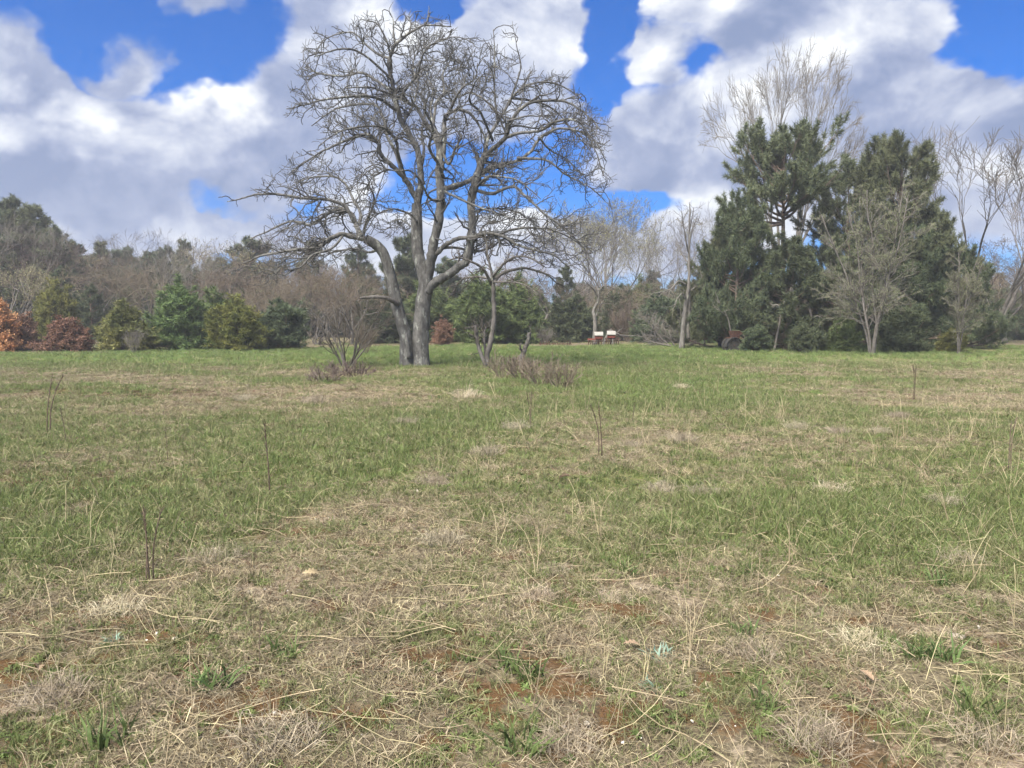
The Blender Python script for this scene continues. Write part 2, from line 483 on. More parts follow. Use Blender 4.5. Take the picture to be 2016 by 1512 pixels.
def grow(base, d, L, N, wob, trop, r0, r1):
    B = len(base)
    Pn = np.empty((B, N, 3))
    Pn[:, 0] = base
    d = nrm(d)
    seg = (np.asarray(L) / (N - 1)).reshape(-1, 1)
    trop = np.asarray(trop, float)
    for i in range(1, N):
        d = nrm(d + rng.normal(0, wob, (B, 3)) + trop)
        Pn[:, i] = Pn[:, i - 1] + d * seg
    t = np.linspace(0, 1, N)[None]
    return Pn, np.reshape(r0, (-1, 1)) * (1 - t) + np.reshape(r1, (-1, 1)) * t


def spawn(Pn, R, count, tmin, tmax, ang, up=0.0):
    """base points and directions of children along parents; count = int or per-parent array"""
    B, N = Pn.shape[:2]
    b = np.repeat(np.arange(B), count)
    t = rng.uniform(tmin, tmax, len(b))
    f = t * (N - 1)
    i = np.minimum(f.astype(int), N - 2)
    w = (f - i)[:, None]
    base = Pn[b, i] * (1 - w) + Pn[b, i + 1] * w
    tan = nrm(Pn[b, i + 1] - Pn[b, i])
    perp = rng.normal(size=(len(b), 3))
    perp[:, 2] += up
    perp = nrm(perp - tan * (perp * tan).sum(1, keepdims=True))
    a = rng.uniform(ang[0], ang[1], len(b))[:, None]
    r = R[b, i] * (1 - w[:, 0]) + R[b, i + 1] * w[:, 0]
    return b, t, base, tan * np.cos(a) + perp * np.sin(a), r


def plen(Pn):
    return np.linalg.norm(np.diff(Pn, axis=1), axis=2).sum(1)


def tufts(mb, C, Dn, K, L, w, spread=.75):
    """needle or leaf tufts: K thin triangles from each centre C along Dn"""
    m = len(C)
    if m == 0:
        return
    d = nrm(Dn[:, None] * (1 - spread) + nrm(rng.normal(size=(m, K, 3))) * spread)
    s0 = C[:, None] + Dn[:, None] * rng.uniform(-.5, .5, (m, K, 1)) * L
    p = nrm(np.cross(d, rng.normal(size=(m, K, 3)))) * (w / 2)
    e = s0 + d * (L * rng.uniform(.7, 1.2, (m, K, 1)))
    V = np.stack([s0 - p, s0 + p, e], 2)
    tint = np.repeat(np.clip(rng.normal(.5, .22, m), 0, 1), K * 3)
    mb.add(V, tris=np.arange(m * K * 3).reshape(-1, 3), tint=tint)


def leaves(mb, C, size, squash=1.0):
    """small leaf-like quads (bent diamonds) at C"""
    m = len(C)
    if m == 0:
        return
    a = nrm(rng.normal(size=(m, 3)))
    b = nrm(np.cross(a, rng.normal(size=(m, 3))))
    n = np.cross(a, b)
    s_ = size * rng.uniform(.6, 1.3, (m, 1))
    V = np.stack([C - a * s_, C + b * s_ * .5 + n * s_ * .15, C + a * s_, C - b * s_ * .5 + n * s_ * .15], 1)
    tint = np.repeat(np.clip(rng.normal(.5, .25, m), 0, 1), 4)
    mb.add(V, quads=np.arange(m * 4).reshape(-1, 4), tint=tint)


# ------------------------------------------------------------------ scene objects
def tag(o, label=None, cat=None, group=None, kind=None):
    for k, v in (('label', label), ('category', cat), ('group', group), ('kind', kind)):
        if v:
            o[k] = v
    return o


def link(name, me, parent=None):
    o = bpy.data.objects.new(name, me)
    COL.objects.link(o)
    o.parent = parent
    return o


def empty(name, loc, rz=0.0, sc=1.0):
    o = bpy.data.objects.new(name, None)
    COL.objects.link(o)
    o.empty_display_size = .2
    o.location = loc
    o.rotation_euler = (0, 0, rz)
    o.scale = sc if isinstance(sc, tuple) else (sc, sc, sc)
    return o


def place(parts, name, label, cat, loc, rz=0.0, sc=1.0, group=None):
    """one individual: an Empty with one child per part; mesh data is shared between individuals"""
    r = tag(empty(name, loc, rz, sc), label, cat, group)
    for pn, me in parts:
        link(pn, me, r)
    return r


# ================================================================== THE GROUND
def build_ground():
    rr = np.concatenate([[0.0], np.geomspace(0.6, 700, 300)])
    fine = np.radians(np.linspace(-58, 58, 330))
    coarse = np.radians(np.linspace(58, 302, 60)[1:-1])
    th = np.concatenate([fine, coarse])
    nA = len(th)
    X = rr[1:, None] * np.sin(th)[None]
    Y = rr[1:, None] * np.cos(th)[None]
    x, y = X.ravel(), Y.ravel()
    micro = (fbm(x, y, 4.0, 61, 4) - .5) * 0.055 * np.clip((16 - np.hypot(x, y)) / 8, 0, 1)
    z = gh(x, y) + micro
    V = np.vstack([[[0, 0, gh1(0, 0)]], np.stack([x, y, z], 1)])
    k = np.arange(nA)
    kn = (k + 1) % nA
    q = np.concatenate([np.stack([1 + i * nA + kn, 1 + i * nA + k, 1 + (i + 1) * nA + k, 1 + (i + 1) * nA + kn], 1) for i in range(len(rr) - 2)])
    t = np.stack([np.zeros(nA, int), 1 + k, 1 + kn], 1)
    mb = MB().add(V, quads=q[:, ::-1], tris=t[:, ::-1])
    me = mb.mesh('ground', None)
    Z = zones(V[:, 0], V[:, 1])
    for nm, a in zip(('lush', 'tan', 'red', 'moss', 'sand'), Z):
        at = me.attributes.new(nm, 'FLOAT', 'POINT')
        at.data.foreach_set('value', a.astype(np.float32))
    m = bpy.data.materials.new('meadow_soil')
    m.use_nodes = True
    tt = m.node_tree
    tt.nodes.clear()
    q_ = NT(tt)
    co = q_.n('ShaderNodeTexCoord').outputs['Object']
    at = {k_: q_.n('ShaderNodeAttribute', attribute_name=k_).outputs['Fac'] for k_ in ('lush', 'tan', 'red', 'moss', 'sand')}

    def nz(s, d=6.0, r=.65):
        return q_.n('ShaderNodeTexNoise', {'Vector': co, 'Scale': s, 'Detail': d, 'Roughness': r}).outputs[0]
    a, b, c, fine_ = nz(3.0), nz(14.0), nz(45.0), nz(160.0, 3.0)
    col = q_.mix(q_.ss(b, .35, .65), (.050, .039, .026), (.145, .12, .082))
    col = q_.mix(q_.ss(c, .40, .68), col, (.235, .20, .125))
    col = q_.mix(q_.m('MULTIPLY', at['tan'], q_.ss(a, .3, .6)), col, (.27, .225, .135))
    gm = q_.m('MULTIPLY', q_.ss(q_.m('ADD', at['lush'], q_.m('MULTIPLY', q_.m('SUBTRACT', b, .5), 1.2)), .12, .75), .85)
    col = q_.mix(gm, col, q_.mix(q_.ss(c, .35, .65), (.085, .112, .030), (.165, .19, .06)))
    col = q_.mix(q_.m('MULTIPLY', at['red'], q_.ss(b, .35, .6)), col, (.115, .070, .045))
    br = q_.m('ADD', q_.m('MULTIPLY', q_.m('SUBTRACT', b, .5), 1.8), q_.m('MULTIPLY', q_.m('SUBTRACT', c, .5), 1.8))
    col = q_.mix(q_.m('MULTIPLY', q_.ss(q_.m('ADD', at['moss'], br), .30, 1.05), .9), col, q_.mix(q_.ss(fine_, .3, .7), (.075, .041, .020), (.140, .074, .031)))
    col = q_.mix(q_.m('MULTIPLY', q_.ss(q_.m('ADD', at['sand'], br), .45, 1.0), .85), col, q_.mix(q_.ss(fine_, .3, .7), (.27, .215, .155), (.40, .33, .25)))
    bs = q_.n('ShaderNodeBsdfPrincipled', {'Base Color': col, 'Roughness': .95})
    bs.inputs['Specular IOR Level'].default_value = .1
    hb = q_.m('ADD', c, q_.m('MULTIPLY', fine_, .5))
    bp = q_.n('ShaderNodeBump', {'Strength': .8, 'Distance': .02, 'Height': hb}).outputs[0]
    tt.links.new(bp, bs.inputs['Normal'])
    q_.n('ShaderNodeOutputMaterial', {0: bs.outputs[0]})
    me.materials.append(m)
    o = link('ground', me)
    tag(o, 'sandy meadow ground with moss, thatch and green grass', 'ground', kind='structure')


build_ground()

# ================================================================== THE OLD BARE TREE
TD = 28.5


def Z1(zx, zy, dy=0.0):
    return P(zx / 2.0165 + 400, zy / 2.0165, TD + dy)


# limbs traced by eye in the picture plane, each with its own run in depth: (points (x, y, depth offset), start radius, end radius)
TRUNKS = [
    ([(812, 1462, 0), (806, 1400, 0), (802, 1330, 0), (775, 1235, -.05), (752, 1130, -.1), (722, 1020, -.2), (690, 975, -.3), (645, 948, -.5)], .255, .165),
    ([(862, 1462, .1), (862, 1390, .1), (866, 1290, .1), (876, 1190, .1), (884, 1130, .1), (872, 1070, .15), (852, 1000, .2), (848, 890, .25), (848, 810, .3)], .335, .18),
]
LIMBS = [
    # right hand stem of the second trunk
    ([(886, 1150, .1), (900, 1050, 0), (918, 970, -.1), (938, 870, -.2), (955, 770, -.2), (957, 690, -.2), (950, 610, -.1), (930, 545, 0), (900, 508, .1)], .40, .20),
    # elbow limb to the right and up
    ([(888, 1160, 0), (935, 1115, -.2), (1000, 1070, -.4), (1048, 1035, -.5), (1062, 960, -.5), (1070, 860, -.4), (1080, 770, -.4), (1102, 685, -.3), (1122, 615, -.2)], .33, .23),
    # first trunk, continuing left
    ([(648, 950, -.5), (600, 938, -.7), (548, 926, -.9), (505, 940, -1.1), (462, 968, -1.3), (400, 986, -1.5), (330, 996, -1.6), (235, 1012, -1.5), (160, 1045, -1.4)], .19, .035),
    ([(625, 942, -.6), (608, 895, -.4), (585, 855, -.2), (545, 838, 0), (490, 856, .3), (430, 890, .5), (350, 880, .8), (265, 915, 1.0), (180, 950, 1.2)], .17, .03),
    ([(600, 880, -.4), (560, 815, -.6), (480, 790, -.9), (400, 785, -1.0), (300, 770, -1.2), (220, 772, -1.3), (150, 790, -1.3), (95, 800, -1.2)], .14, .025),
    ([(610, 905, -.4), (625, 850, .2), (590, 790, .6), (560, 730, 1.0), (520, 700, 1.4), (450, 700, 1.7), (380, 720, 2.0)], .13, .03),
    ([(635, 935, -.5), (650, 870, -1.2), (680, 800, -1.9), (660, 740, -2.4), (600, 720, -2.9)], .11, .025),
    ([(560, 930, -.8), (510, 985, -1.6), (440, 1010, -2.4), (380, 1060, -3.0), (300, 1100, -3.5)], .09, .02),
    ([(470, 965, -1.2), (400, 1020, -.8), (300, 1060, -.3), (200, 1085, .2)], .07, .015),
    ([(700, 985, -.2), (660, 1000, .8), (600, 985, 1.8), (520, 1000, 2.6), (450, 1040, 3.2)], .10, .02),
    # left stem going up
    ([(848, 815, .3), (862, 760, .3), (866, 690, .3), (858, 610, .3), (830, 545, .2), (792, 490, .1), (768, 435, 0), (760, 370, 0), (748, 300, 0), (744, 230, 0), (765, 175, 0), (820, 125, -.1), (880, 98, -.2), (985, 106, -.3)], .27, .035),
    ([(850, 800, .3), (815, 735, .1), (790, 695, -.1), (742, 655, -.3), (702, 620, -.5), (690, 572, -.6), (655, 542, -.7), (600, 548, -.9), (530, 575, -1.1), (440, 620, -1.3), (340, 690, -1.4)], .20, .03),
    ([(790, 690, -.1), (765, 610, .2), (732, 540, .5), (712, 470, .8), (680, 420, 1.1), (600, 420, 1.5), (520, 440, 1.8), (430, 500, 2.0)], .15, .03),
    ([(800, 700, 0), (770, 600, -.8), (765, 560, -1.2), (735, 520, -1.6), (700, 500, -2.0), (620, 500, -2.5), (540, 520, -2.9), (460, 580, -3.2)], .13, .025),
    ([(768, 440, 0), (720, 400, -.6), (660, 380, -1.0), (580, 385, -1.4), (480, 400, -1.8), (400, 420, -2.0), (330, 432, -2.1)], .12, .025),
    ([(760, 370, 0), (700, 330, .5), (630, 290, 1.0), (560, 300, 1.4), (470, 290, 1.8), (400, 265, 2.0)], .11, .025),
    ([(755, 320, 0), (690, 260, -.5), (620, 210, -.8), (560, 200, -1.2), (500, 210, -1.5), (440, 225, -1.7)], .10, .025),
    ([(745, 235, 0), (690, 210, .4), (640, 170, .7), (590, 130, .9), (520, 140, 1.1), (450, 175, 1.2)], .09, .02),
    ([(748, 290, 0), (740, 210, -.7), (715, 140, -1.0), (690, 95, -1.1), (650, 80, -1.2)], .08, .02),
    ([(762, 180, 0), (755, 120, .2), (752, 85, .3), (745, 55, .4)], .06, .018),
    ([(820, 125, -.1), (825, 90, 0), (815, 65, .1)], .05, .018),
    ([(880, 98, -.2), (895, 70, -.2), (903, 45, -.2)], .045, .015),
    ([(765, 400, 0), (810, 350, -.9), (850, 300, -1.6), (870, 230, -2.1), (900, 180, -2.5), (960, 160, -2.8)], .11, .02),
    ([(790, 490, .1), (830, 420, 1.0), (850, 340, 1.7), (830, 270, 2.2), (850, 210, 2.6), (900, 180, 2.8)], .12, .025),
    ([(865, 690, .3), (880, 600, 1.2), (870, 520, 1.9), (880, 430, 2.5), (860, 380, 3.0), (820, 350, 3.4)], .12, .025),
    # middle stem going up
    ([(902, 510, .1), (872, 470, 0), (845, 430, -.1), (800, 405, -.3), (760, 380, -.6), (700, 360, -1.0), (640, 345, -1.4), (560, 350, -1.8)], .14, .03),
    ([(952, 615, -.1), (958, 540, 0), (955, 490, .1), (975, 450, .2), (1020, 438, .3), (1070, 460, .4), (1105, 510, .5), (1120, 560, .6)], .17, .05),
    ([(910, 520, .1), (920, 470, .3), (930, 410, .5), (960, 360, .6), (955, 290, .7), (980, 240, .8), (990, 180, .9)], .13, .025),
    ([(960, 470, .1), (1000, 400, -.5), (1030, 350, -.8), (1080, 310, -1.0), (1090, 250, -1.2)], .11, .025),
    ([(945, 590, -.1), (975, 650, -.4), (1000, 590, -.7), (1030, 535, -.9)], .10, .05),
    ([(955, 700, -.2), (930, 640, -1.1), (900, 580, -1.9), (910, 500, -2.6), (880, 430, -3.1), (900, 360, -3.5)], .13, .025),
    ([(940, 560, 0), (900, 440, .8), (920, 360, 1.6), (890, 300, 2.2), (920, 240, 2.8)], .11, .025),
    # low right sweep
    ([(922, 1010, -.1), (960, 975, -.3), (1005, 955, -.6), (1060, 940, -.9), (1120, 925, -1.2), (1180, 930, -1.5), (1240, 965, -1.7), (1310, 985, -1.9), (1390, 1010, -2.0), (1450, 1060, -2.0)], .17, .03),
    ([(935, 985, -.1), (1000, 985, .5), (1070, 1000, 1.1), (1140, 985, 1.6), (1200, 945, 2.0), (1280, 960, 2.4), (1350, 1000, 2.7)], .12, .025),
    ([(1180, 928, -1.5), (1240, 910, -1.3), (1310, 905, -1.1), (1390, 915, -.9), (1480, 960, -.8), (1540, 1020, -.7)], .09, .02),
    # middle stem to the right
    ([(958, 745, -.2), (1005, 735, .1), (1050, 712, .4), (1100, 682, .6), (1165, 645, .8), (1245, 628, 1.0), (1300, 590, 1.2), (1330, 545, 1.3), (1400, 502, 1.4), (1480, 510, 1.5), (1560, 560, 1.5), (1600, 640, 1.5)], .19, .03),
    ([(1245, 628, 1.0), (1310, 630, .6), (1370, 645, .3), (1430, 690, 0), (1490, 720, -.2), (1560, 760, -.4), (1625, 830, -.5)], .10, .02),
    ([(960, 760, -.2), (1020, 790, -.9), (1090, 820, -1.6), (1180, 850, -2.2), (1260, 880, -2.7)], .08, .02),
    # elbow limb, upper parts
    ([(1083, 755, -.4), (1140, 768, -.8), (1190, 750, -1.1), (1235, 740, -1.4), (1290, 790, -1.6), (1340, 840, -1.8), (1400, 885, -1.9), (1450, 925, -2.0), (1500, 970, -2.0)], .13, .025),
    ([(1122, 618, -.2), (1150, 585, -.5), (1195, 550, -.8), (1215, 490, -1.0), (1260, 430, -1.2), (1330, 400, -1.4), (1420, 400, -1.5), (1500, 440, -1.6), (1580, 520, -1.6)], .17, .03),
    ([(1115, 635, -.2), (1130, 560, .2), (1160, 500, .5), (1200, 430, .8), (1230, 380, 1.0), (1290, 335, 1.2), (1370, 325, 1.3), (1440, 350, 1.4), (1510, 400, 1.4)], .15, .03),
    ([(1200, 545, -.8), (1260, 530, -1.4), (1340, 520, -1.9), (1410, 480, -2.3), (1500, 490, -2.6), (1560, 600, -2.8), (1590, 700, -2.8)], .11, .025),
    ([(1170, 490, .5), (1160, 400, .3), (1156, 300, .2), (1157, 200, .1), (1152, 115, .1)], .08, .02),
    ([(1215, 420, .9), (1240, 340, .6), (1262, 270, .4), (1250, 200, .3), (1228, 100, .2)], .06, .015),
    ([(1180, 470, .5), (1120, 400, 1.2), (1060, 370, 1.8), (1010, 380, 2.3), (960, 330, 2.7)], .10, .025),
    ([(1150, 560, -.2), (1100, 450, -1.2), (1060, 400, -1.9), (1080, 330, -2.5), (1120, 290, -3.0)], .10, .02),
    ([(1230, 390, 1.0), (1310, 400, 1.9), (1390, 430, 2.6), (1470, 520, 3.2), (1540, 600, 3.5)], .10, .02),
    ([(1330, 545, 1.3), (1380, 600, 2.0), (1450, 640, 2.5), (1530, 720, 2.9)], .08, .02),
    ([(1072, 840, -.4), (1120, 830, .6), (1190, 830, 1.4), (1260, 850, 2.1), (1330, 900, 2.7), (1420, 960, 3.0)], .09, .02),
    ([(1085, 740, -.4), (1130, 700, -1.6), (1180, 700, -2.6), (1260, 720, -3.4), (1340, 790, -4.0)], .10, .02),
    ([(850, 880, .25), (820, 850, -1.0), (760, 830, -2.0), (700, 850, -2.8), (640, 880, -3.4)], .08, .02),
    ([(855, 960, .2), (830, 900, 1.4), (780, 870, 2.5), (730, 890, 3.3)], .08, .02),
    ([(950, 800, -.2), (900, 790, -1.4), (860, 720, -2.4), (820, 680, -3.2), (760, 680, -3.8), (680, 660, -4.2)], .09, .02),
]
CROWN = np.array([(40, 800), (110, 710), (230, 690), (330, 640), (380, 560), (300, 440), (370, 250), (430, 130), (560, 85), (730, 35), (830, 45), (910, 35), (1005, 100),
                  (1030, 150), (1120, 150), (1140, 85), (1240, 75), (1280, 260), (1430, 285), (1540, 365), (1625, 510), (1615, 690), (1650, 850), (1560, 1020), (1500, 1090),
                  (1380, 1080), (1250, 1030), (1100, 1010), (960, 1020), (760, 960), (560, 1060), (300, 1140), (80, 1140), (60, 980), (120, 900)], float) / 2.0165 + np.array([400, 0])


def inside(pts):
    """does a point lie within the crown's outline as seen from the front"""
    d = pts - np.array([0, 0, CAM_H])
    c, s = math.cos(PITCH), math.sin(PITCH)
    dep = d[:, 1] * c - d[:, 2] * s
    upc = d[:, 1] * s + d[:, 2] * c
    u = 1008 + F_PX * d[:, 0] / dep
    v = 756 - F_PX * upc / dep
    ins = np.zeros(len(u), bool)
    n = len(CROWN)
    for i in range(n):
        x1, y1 = CROWN[i]
        x2, y2 = CROWN[(i + 1) % n]
        c_ = ((y1 > v) != (y2 > v)) & (u < (x2 - x1) * (v - y1) / (y2 - y1 + 1e-9) + x1)
        ins ^= c_
    return ins


def rough_limb(mb, pts, r0, r1, n, sides, flare=0.0, knob=.10):
    c = cr(pts, n)
    t = np.linspace(0, 1, n)
    wig = np.cumsum(rng.normal(0, 1, (n, 3)), axis=0)
    wig -= np.linspace(0, 1, n)[:, None] * wig[-1]
    c = c + wig * min(.02, r0 * .12)
    R = r0 * (1 - t) ** .85 + r1 * (1 - (1 - t) ** .85)
    R = R * (1 + rng.normal(0, knob * .5, n)) + flare * np.exp(-t * 22)
    mb.tube(c, R, sides)
    return c, R


def build_old_tree():
    base = Z1(838, 1455)
    z0 = gh1(base[0], base[1])
    org = np.array([base[0], base[1], z0])
    root = tag(empty('old_bare_tree', tuple(org)), 'huge leafless old tree with twin grey trunks and tangled spreading crown', 'tree')

    def part(nm, mb, m):
        for a in mb.v:
            a -= org.astype(np.float32)
        return link(nm, mb.mesh(nm, m), root)
    curves = []
    for pts, r0, r1 in TRUNKS:
        mb = MB()
        p3 = [Z1(*p) for p in pts]
        p3[0] = p3[0].copy()
        p3[0][2] = z0 - .15
        n = 40
        c = cr(p3, n)
        t = np.linspace(0, 1, n)
        R = (r0 * (1 - t) + r1 * t) * (1 + rng.normal(0, .02, n)) + .06 * np.exp(-t * 16)
        sides = 22
        T = nrm(np.gradient(c, axis=0))
        A = nrm(np.cross(T, np.array([0, 1.0, 0])))
        Bv = np.cross(T, A)
        ang = np.linspace(0, 2 * np.pi, sides, endpoint=False)
        rad = R[:, None] * (1 + .09 * (fbm(np.tile(ang * 3.0, (n, 1)), np.tile(t[:, None] * 9, (1, sides)), 1.0, 77, 3) - .5) * 2 + .04 * np.sin(ang * 5 + t[:, None] * 3))
        V = c[:, None] + A[:, None] * (np.cos(ang)[None, :, None] * rad[..., None]) + Bv[:, None] * (np.sin(ang)[None, :, None] * rad[..., None])
        k = np.arange(sides)
        kn = (k + 1) % sides
        q = np.concatenate([np.stack([i * sides + k, i * sides + kn, (i + 1) * sides + kn, (i + 1) * sides + k], 1) for i in range(n - 1)])
        mb.add(V, quads=q)
        tr = part('trunk', mb, M['bark_old'])
    # low dead stub with a pale broken end
    mb = MB()
    rough_limb(mb, [Z1(775, 1205, -.2), Z1(750, 1190, -.5), Z1(718, 1180, -.7), Z1(670, 1178, -.8), Z1(622, 1184, -.9)], .10, .045, 12, 7)
    part('broken_branch', mb, M['bark_dead'])
    # sprout and small hollow lip between the trunks
    mb = MB()
    rough_limb(mb, [Z1(820, 1420, -.3), Z1(812, 1370, -.4), Z1(806, 1325, -.42)], .10, .05, 8, 8)
    part('knot', mb, M['bark_old'])
    for pts, r0, r1 in LIMBS:
        mb = MB()
        c, R = rough_limb(mb, [Z1(*p) for p in pts], .018 + r0 * (.44 if r0 > .16 else .36), r1 * .6, 9 + 4 * len(pts), 9 if r0 > .12 else 6)
        part('limb', mb, M['bark_old'])
        curves.append((cr(c, 24), np.interp(np.linspace(0, 1, 24), np.linspace(0, 1, len(R)), R)))
    Pn = np.array([c[0] for c in curves])
    R = np.array([c[1] for c in curves])
    L = plen(Pn)
    cen = Z1(860, 620)
    tw = MB()
    # boughs from the limbs
    b, t, bs, d, r = spawn(Pn, R, np.maximum(2, (L * 3.0).astype(int)), .25, 1.0, (.5, 1.35))
    out = nrm(bs - cen)
    d = nrm(d + out * .45 + np.array([0, 0, .12]))
    ln = rng.uniform(.6, 1.9, len(b)) * np.clip(1.1 - .25 * t, .6, 1.1)
    P2, R2 = grow(bs, d, ln, 10, .31, (0, 0, -.02), np.clip(r * .55, .018, .045), np.full(len(b), .013))
    ok = inside(P2[:, -1]) & inside(P2[:, 5])
    P2, R2 = P2[ok], R2[ok]
    tw.tubes(P2, R2, 4)
    # branchlets
    L2 = plen(P2)
    allP = P2
    b, t, bs, d, r = spawn(P2, R2, np.maximum(3, (L2 * 4.5).astype(int)), .15, 1.0, (.5, 1.3), up=.25)
    d = nrm(d + nrm(bs - cen) * .25)
    P3, R3 = grow(bs, d, rng.uniform(.25, .85, len(b)), 5, .28, (0, 0, .02), np.clip(r * .7, .010, .018), np.full(len(b), .0085))
    ok = inside(P3[:, -1])
    P3, R3 = P3[ok], R3[ok]
    tw.tubes(P3, R3, 3)
    # spurs and end twigs
    b, t, bs, d, r = spawn(P3, R3, 3, .25, 1.0, (.6, 1.3), up=.7)
    P4, R4 = grow(bs, d, rng.uniform(.08, .34, len(b)), 3, .25, (0, 0, .12), np.full(len(b), .0088), np.full(len(b), .0078))
    tw.tubes(P4, R4, 3)
    b, t, bs, d, r = spawn(Pn, R, np.maximum(2, (L * 1.6).astype(int)), .3, 1.0, (.7, 1.5), up=.5)
    P5, R5 = grow(bs, d, rng.uniform(.15, .7, len(b)), 5, .3, (0, 0, .08), np.full(len(b), .014), np.full(len(b), .009))
    tw.tubes(P5, R5, 3)
    part('crown', tw, M['twig_old'])


build_old_tree()


# ================================================================== TREE KINDS
def bare_kind(h, stems=1, t0=.25, n1=26, l1=.42, a1=(.35, .8), trop1=.06, n2=7, l2=.45, n3=7, l3=.45, r=.16, wob=.10, bark='bark_grey', twig='twig_brown',
              leaf=None, leafn=0, leafs=.05, n4=0, spread=.0, tipr=.006, sides1=5):
    """leafless tree, base at the origin; returns [(part, mesh)]"""
    tr, cw = MB(), MB()
    bases = np.zeros((stems, 3))
    a = rng.uniform(0, 6.28, stems)
    if stems > 1:
        bases[:, 0], bases[:, 1] = np.cos(a) * r * 1.2, np.sin(a) * r * 1.2
    d0 = np.stack([np.cos(a) * spread, np.sin(a) * spread, np.ones(stems)], 1)
    P0, R0 = grow(bases, d0, h * rng.uniform(.85, 1.0, stems), 14, wob * .55, (0, 0, .035), np.full(stems, r), np.full(stems, .02))
    P0[:, 0, 2] -= .15
    R0[:, 0] *= 1.25
    tr.tubes(P0, R0, 8)
    b, t, bs, d, rr = spawn(P0, R0, max(3, n1 // stems), t0, .98, a1)
    d = nrm(d + np.array([0, 0, .15]))
    tn = (t - t0) / (1 - t0)
    ln = h * l1 * (1.05 - .75 * tn) * rng.uniform(.7, 1.15, len(b))
    P1, R1 = grow(bs, d, ln, 8, wob, (0, 0, trop1), np.clip(rr * .5, .02, .09), np.full(len(b), tipr * 1.5))
    tr.tubes(P1, R1, sides1)
    L1 = plen(P1)
    b, t, bs, d, rr = spawn(P1, R1, n2, .2, 1.0, (.35, .8))
    P2, R2 = grow(bs, d, L1[b] * l2 * (1.1 - .6 * t) * rng.uniform(.6, 1.2, len(b)), 6, wob * 1.1, (0, 0, trop1), np.clip(rr * .55, tipr * 1.4, .03), np.full(len(b), tipr))
    cw.tubes(P2, R2, 3)
    L2 = plen(P2)
    b, t, bs, d, rr = spawn(P2, R2, n3, .2, 1.0, (.35, .8))
    P3, R3 = grow(bs, d, np.maximum(L2[b] * l3 * rng.uniform(.5, 1.2, len(b)), .12), 4, wob, (0, 0, trop1), np.clip(rr * .6, tipr, .016), np.full(len(b), tipr * .9))
    cw.tubes(P3, R3, 3)
    last, lR = P3, R3
    if n4:
        b, t, bs, d, rr = spawn(P3, R3, n4, .3, 1.0, (.35, .8))
        P4, R4 = grow(bs, d, rng.uniform(.12, .35, len(b)) * h / 8, 3, wob, (0, 0, trop1), np.full(len(b), tipr), np.full(len(b), tipr * .8))
        cw.tubes(P4, R4, 3)
        last, lR = P4, R4
    out = [('trunk', tr.mesh('trunk', M[bark])), ('crown', cw.mesh('crown', M[twig]))]
    if leaf:
        lf = MB()
        b, t, bs, d, rr = spawn(last, lR, leafn, .3, 1.0, (.3, .9))
        leaves(lf, bs + rng.normal(0, .03, bs.shape), leafs)
        out.append(('buds' if 'bud' in leaf else 'foliage', lf.mesh('foliage', M[leaf])))
    return out


def pine_kind(h, cb=.2, rad=.28, n1=60, n2=8, nt_=5, K=14, L=.26, w=.030, r=.17, needles='pine', prof=None, elev=(.1, .7), droop=.05, spread=.68, lean=0.0):
    tr, cw = MB(), MB()
    P0, R0 = grow(np.zeros((1, 3)), np.array([[lean, 0, 1.0]]), np.array([h * .93]), 14, .012, (0, 0, .03), np.array([r]), np.array([.025]))
    P0[:, 0, 2] -= .15
    tr.tubes(P0, R0, 9)
    prof = prof or (lambda t: (1 - t) ** .75 * .95 + .12)
    t = cb + (1 - cb) * (np.arange(n1) + rng.uniform(0, 1, n1)) / n1 * .99
    f = t * 13
    i = np.minimum(f.astype(int), 12)
    wv_ = (f - i)[:, None]
    bs = P0[0, i] * (1 - wv_) + P0[0, i + 1] * wv_
    tn = (t - cb) / (1 - cb)
    aa = rng.uniform(0, 6.28, n1)
    e = elev[0] + (elev[1] - elev[0]) * tn + rng.normal(0, .12, n1)
    d = np.stack([np.cos(aa) * np.cos(e), np.sin(aa) * np.cos(e), np.sin(e)], 1)
    ln = h * rad * np.array([prof(k) for k in tn]) * rng.uniform(.65, 1.12, n1)
    P1, R1 = grow(bs, d, ln, 8, .07, (0, 0, droop), np.clip(r * .38 * (1.1 - tn), .015, .1), np.full(n1, .012))
    tr.tubes(P1, R1, 5)
    L1 = plen(P1)
    b, tt, bs, d, rr = spawn(P1, R1, np.maximum(3, (n2 * np.clip(L1 / (h * rad * .7), .4, 1.4)).astype(int)), .22, 1.0, (.4, .95))
    P2, R2 = grow(bs, nrm(d + np.array([0, 0, .18])), L1[b] * .34 * (1.15 - .6 * tt) * rng.uniform(.7, 1.2, len(b)) + .12, 5, .12, (0, 0, .10), np.clip(rr * .5, .008, .03), np.full(len(b), .008))
    tr.tubes(P2, R2, 3)
    allp = []
    b, tt, bs, d, rr = spawn(P2, R2, nt_, .45, 1.0, (.1, .55), up=.5)
    end = P2[:, -1]
    ed = nrm(P2[:, -1] - P2[:, -2])
    C = np.concatenate([bs, end, P1[:, -1], P0[:, -1]])
    Dn = np.concatenate([d, ed, nrm(P1[:, -1] - P1[:, -2]), nrm(P0[:, -1] - P0[:, -2])])
    tufts(cw, C, nrm(Dn + np.array([0, 0, .35])), K, L, w, spread)
    k = h / np.concatenate(cw.v)[:, 2].max()
    for m_ in (tr, cw):
        for a_ in m_.v:
            a_ *= k
    return [('trunk', tr.mesh('trunk', M['bark_pine'])), ('crown', cw.mesh('crown', M[needles], False))]


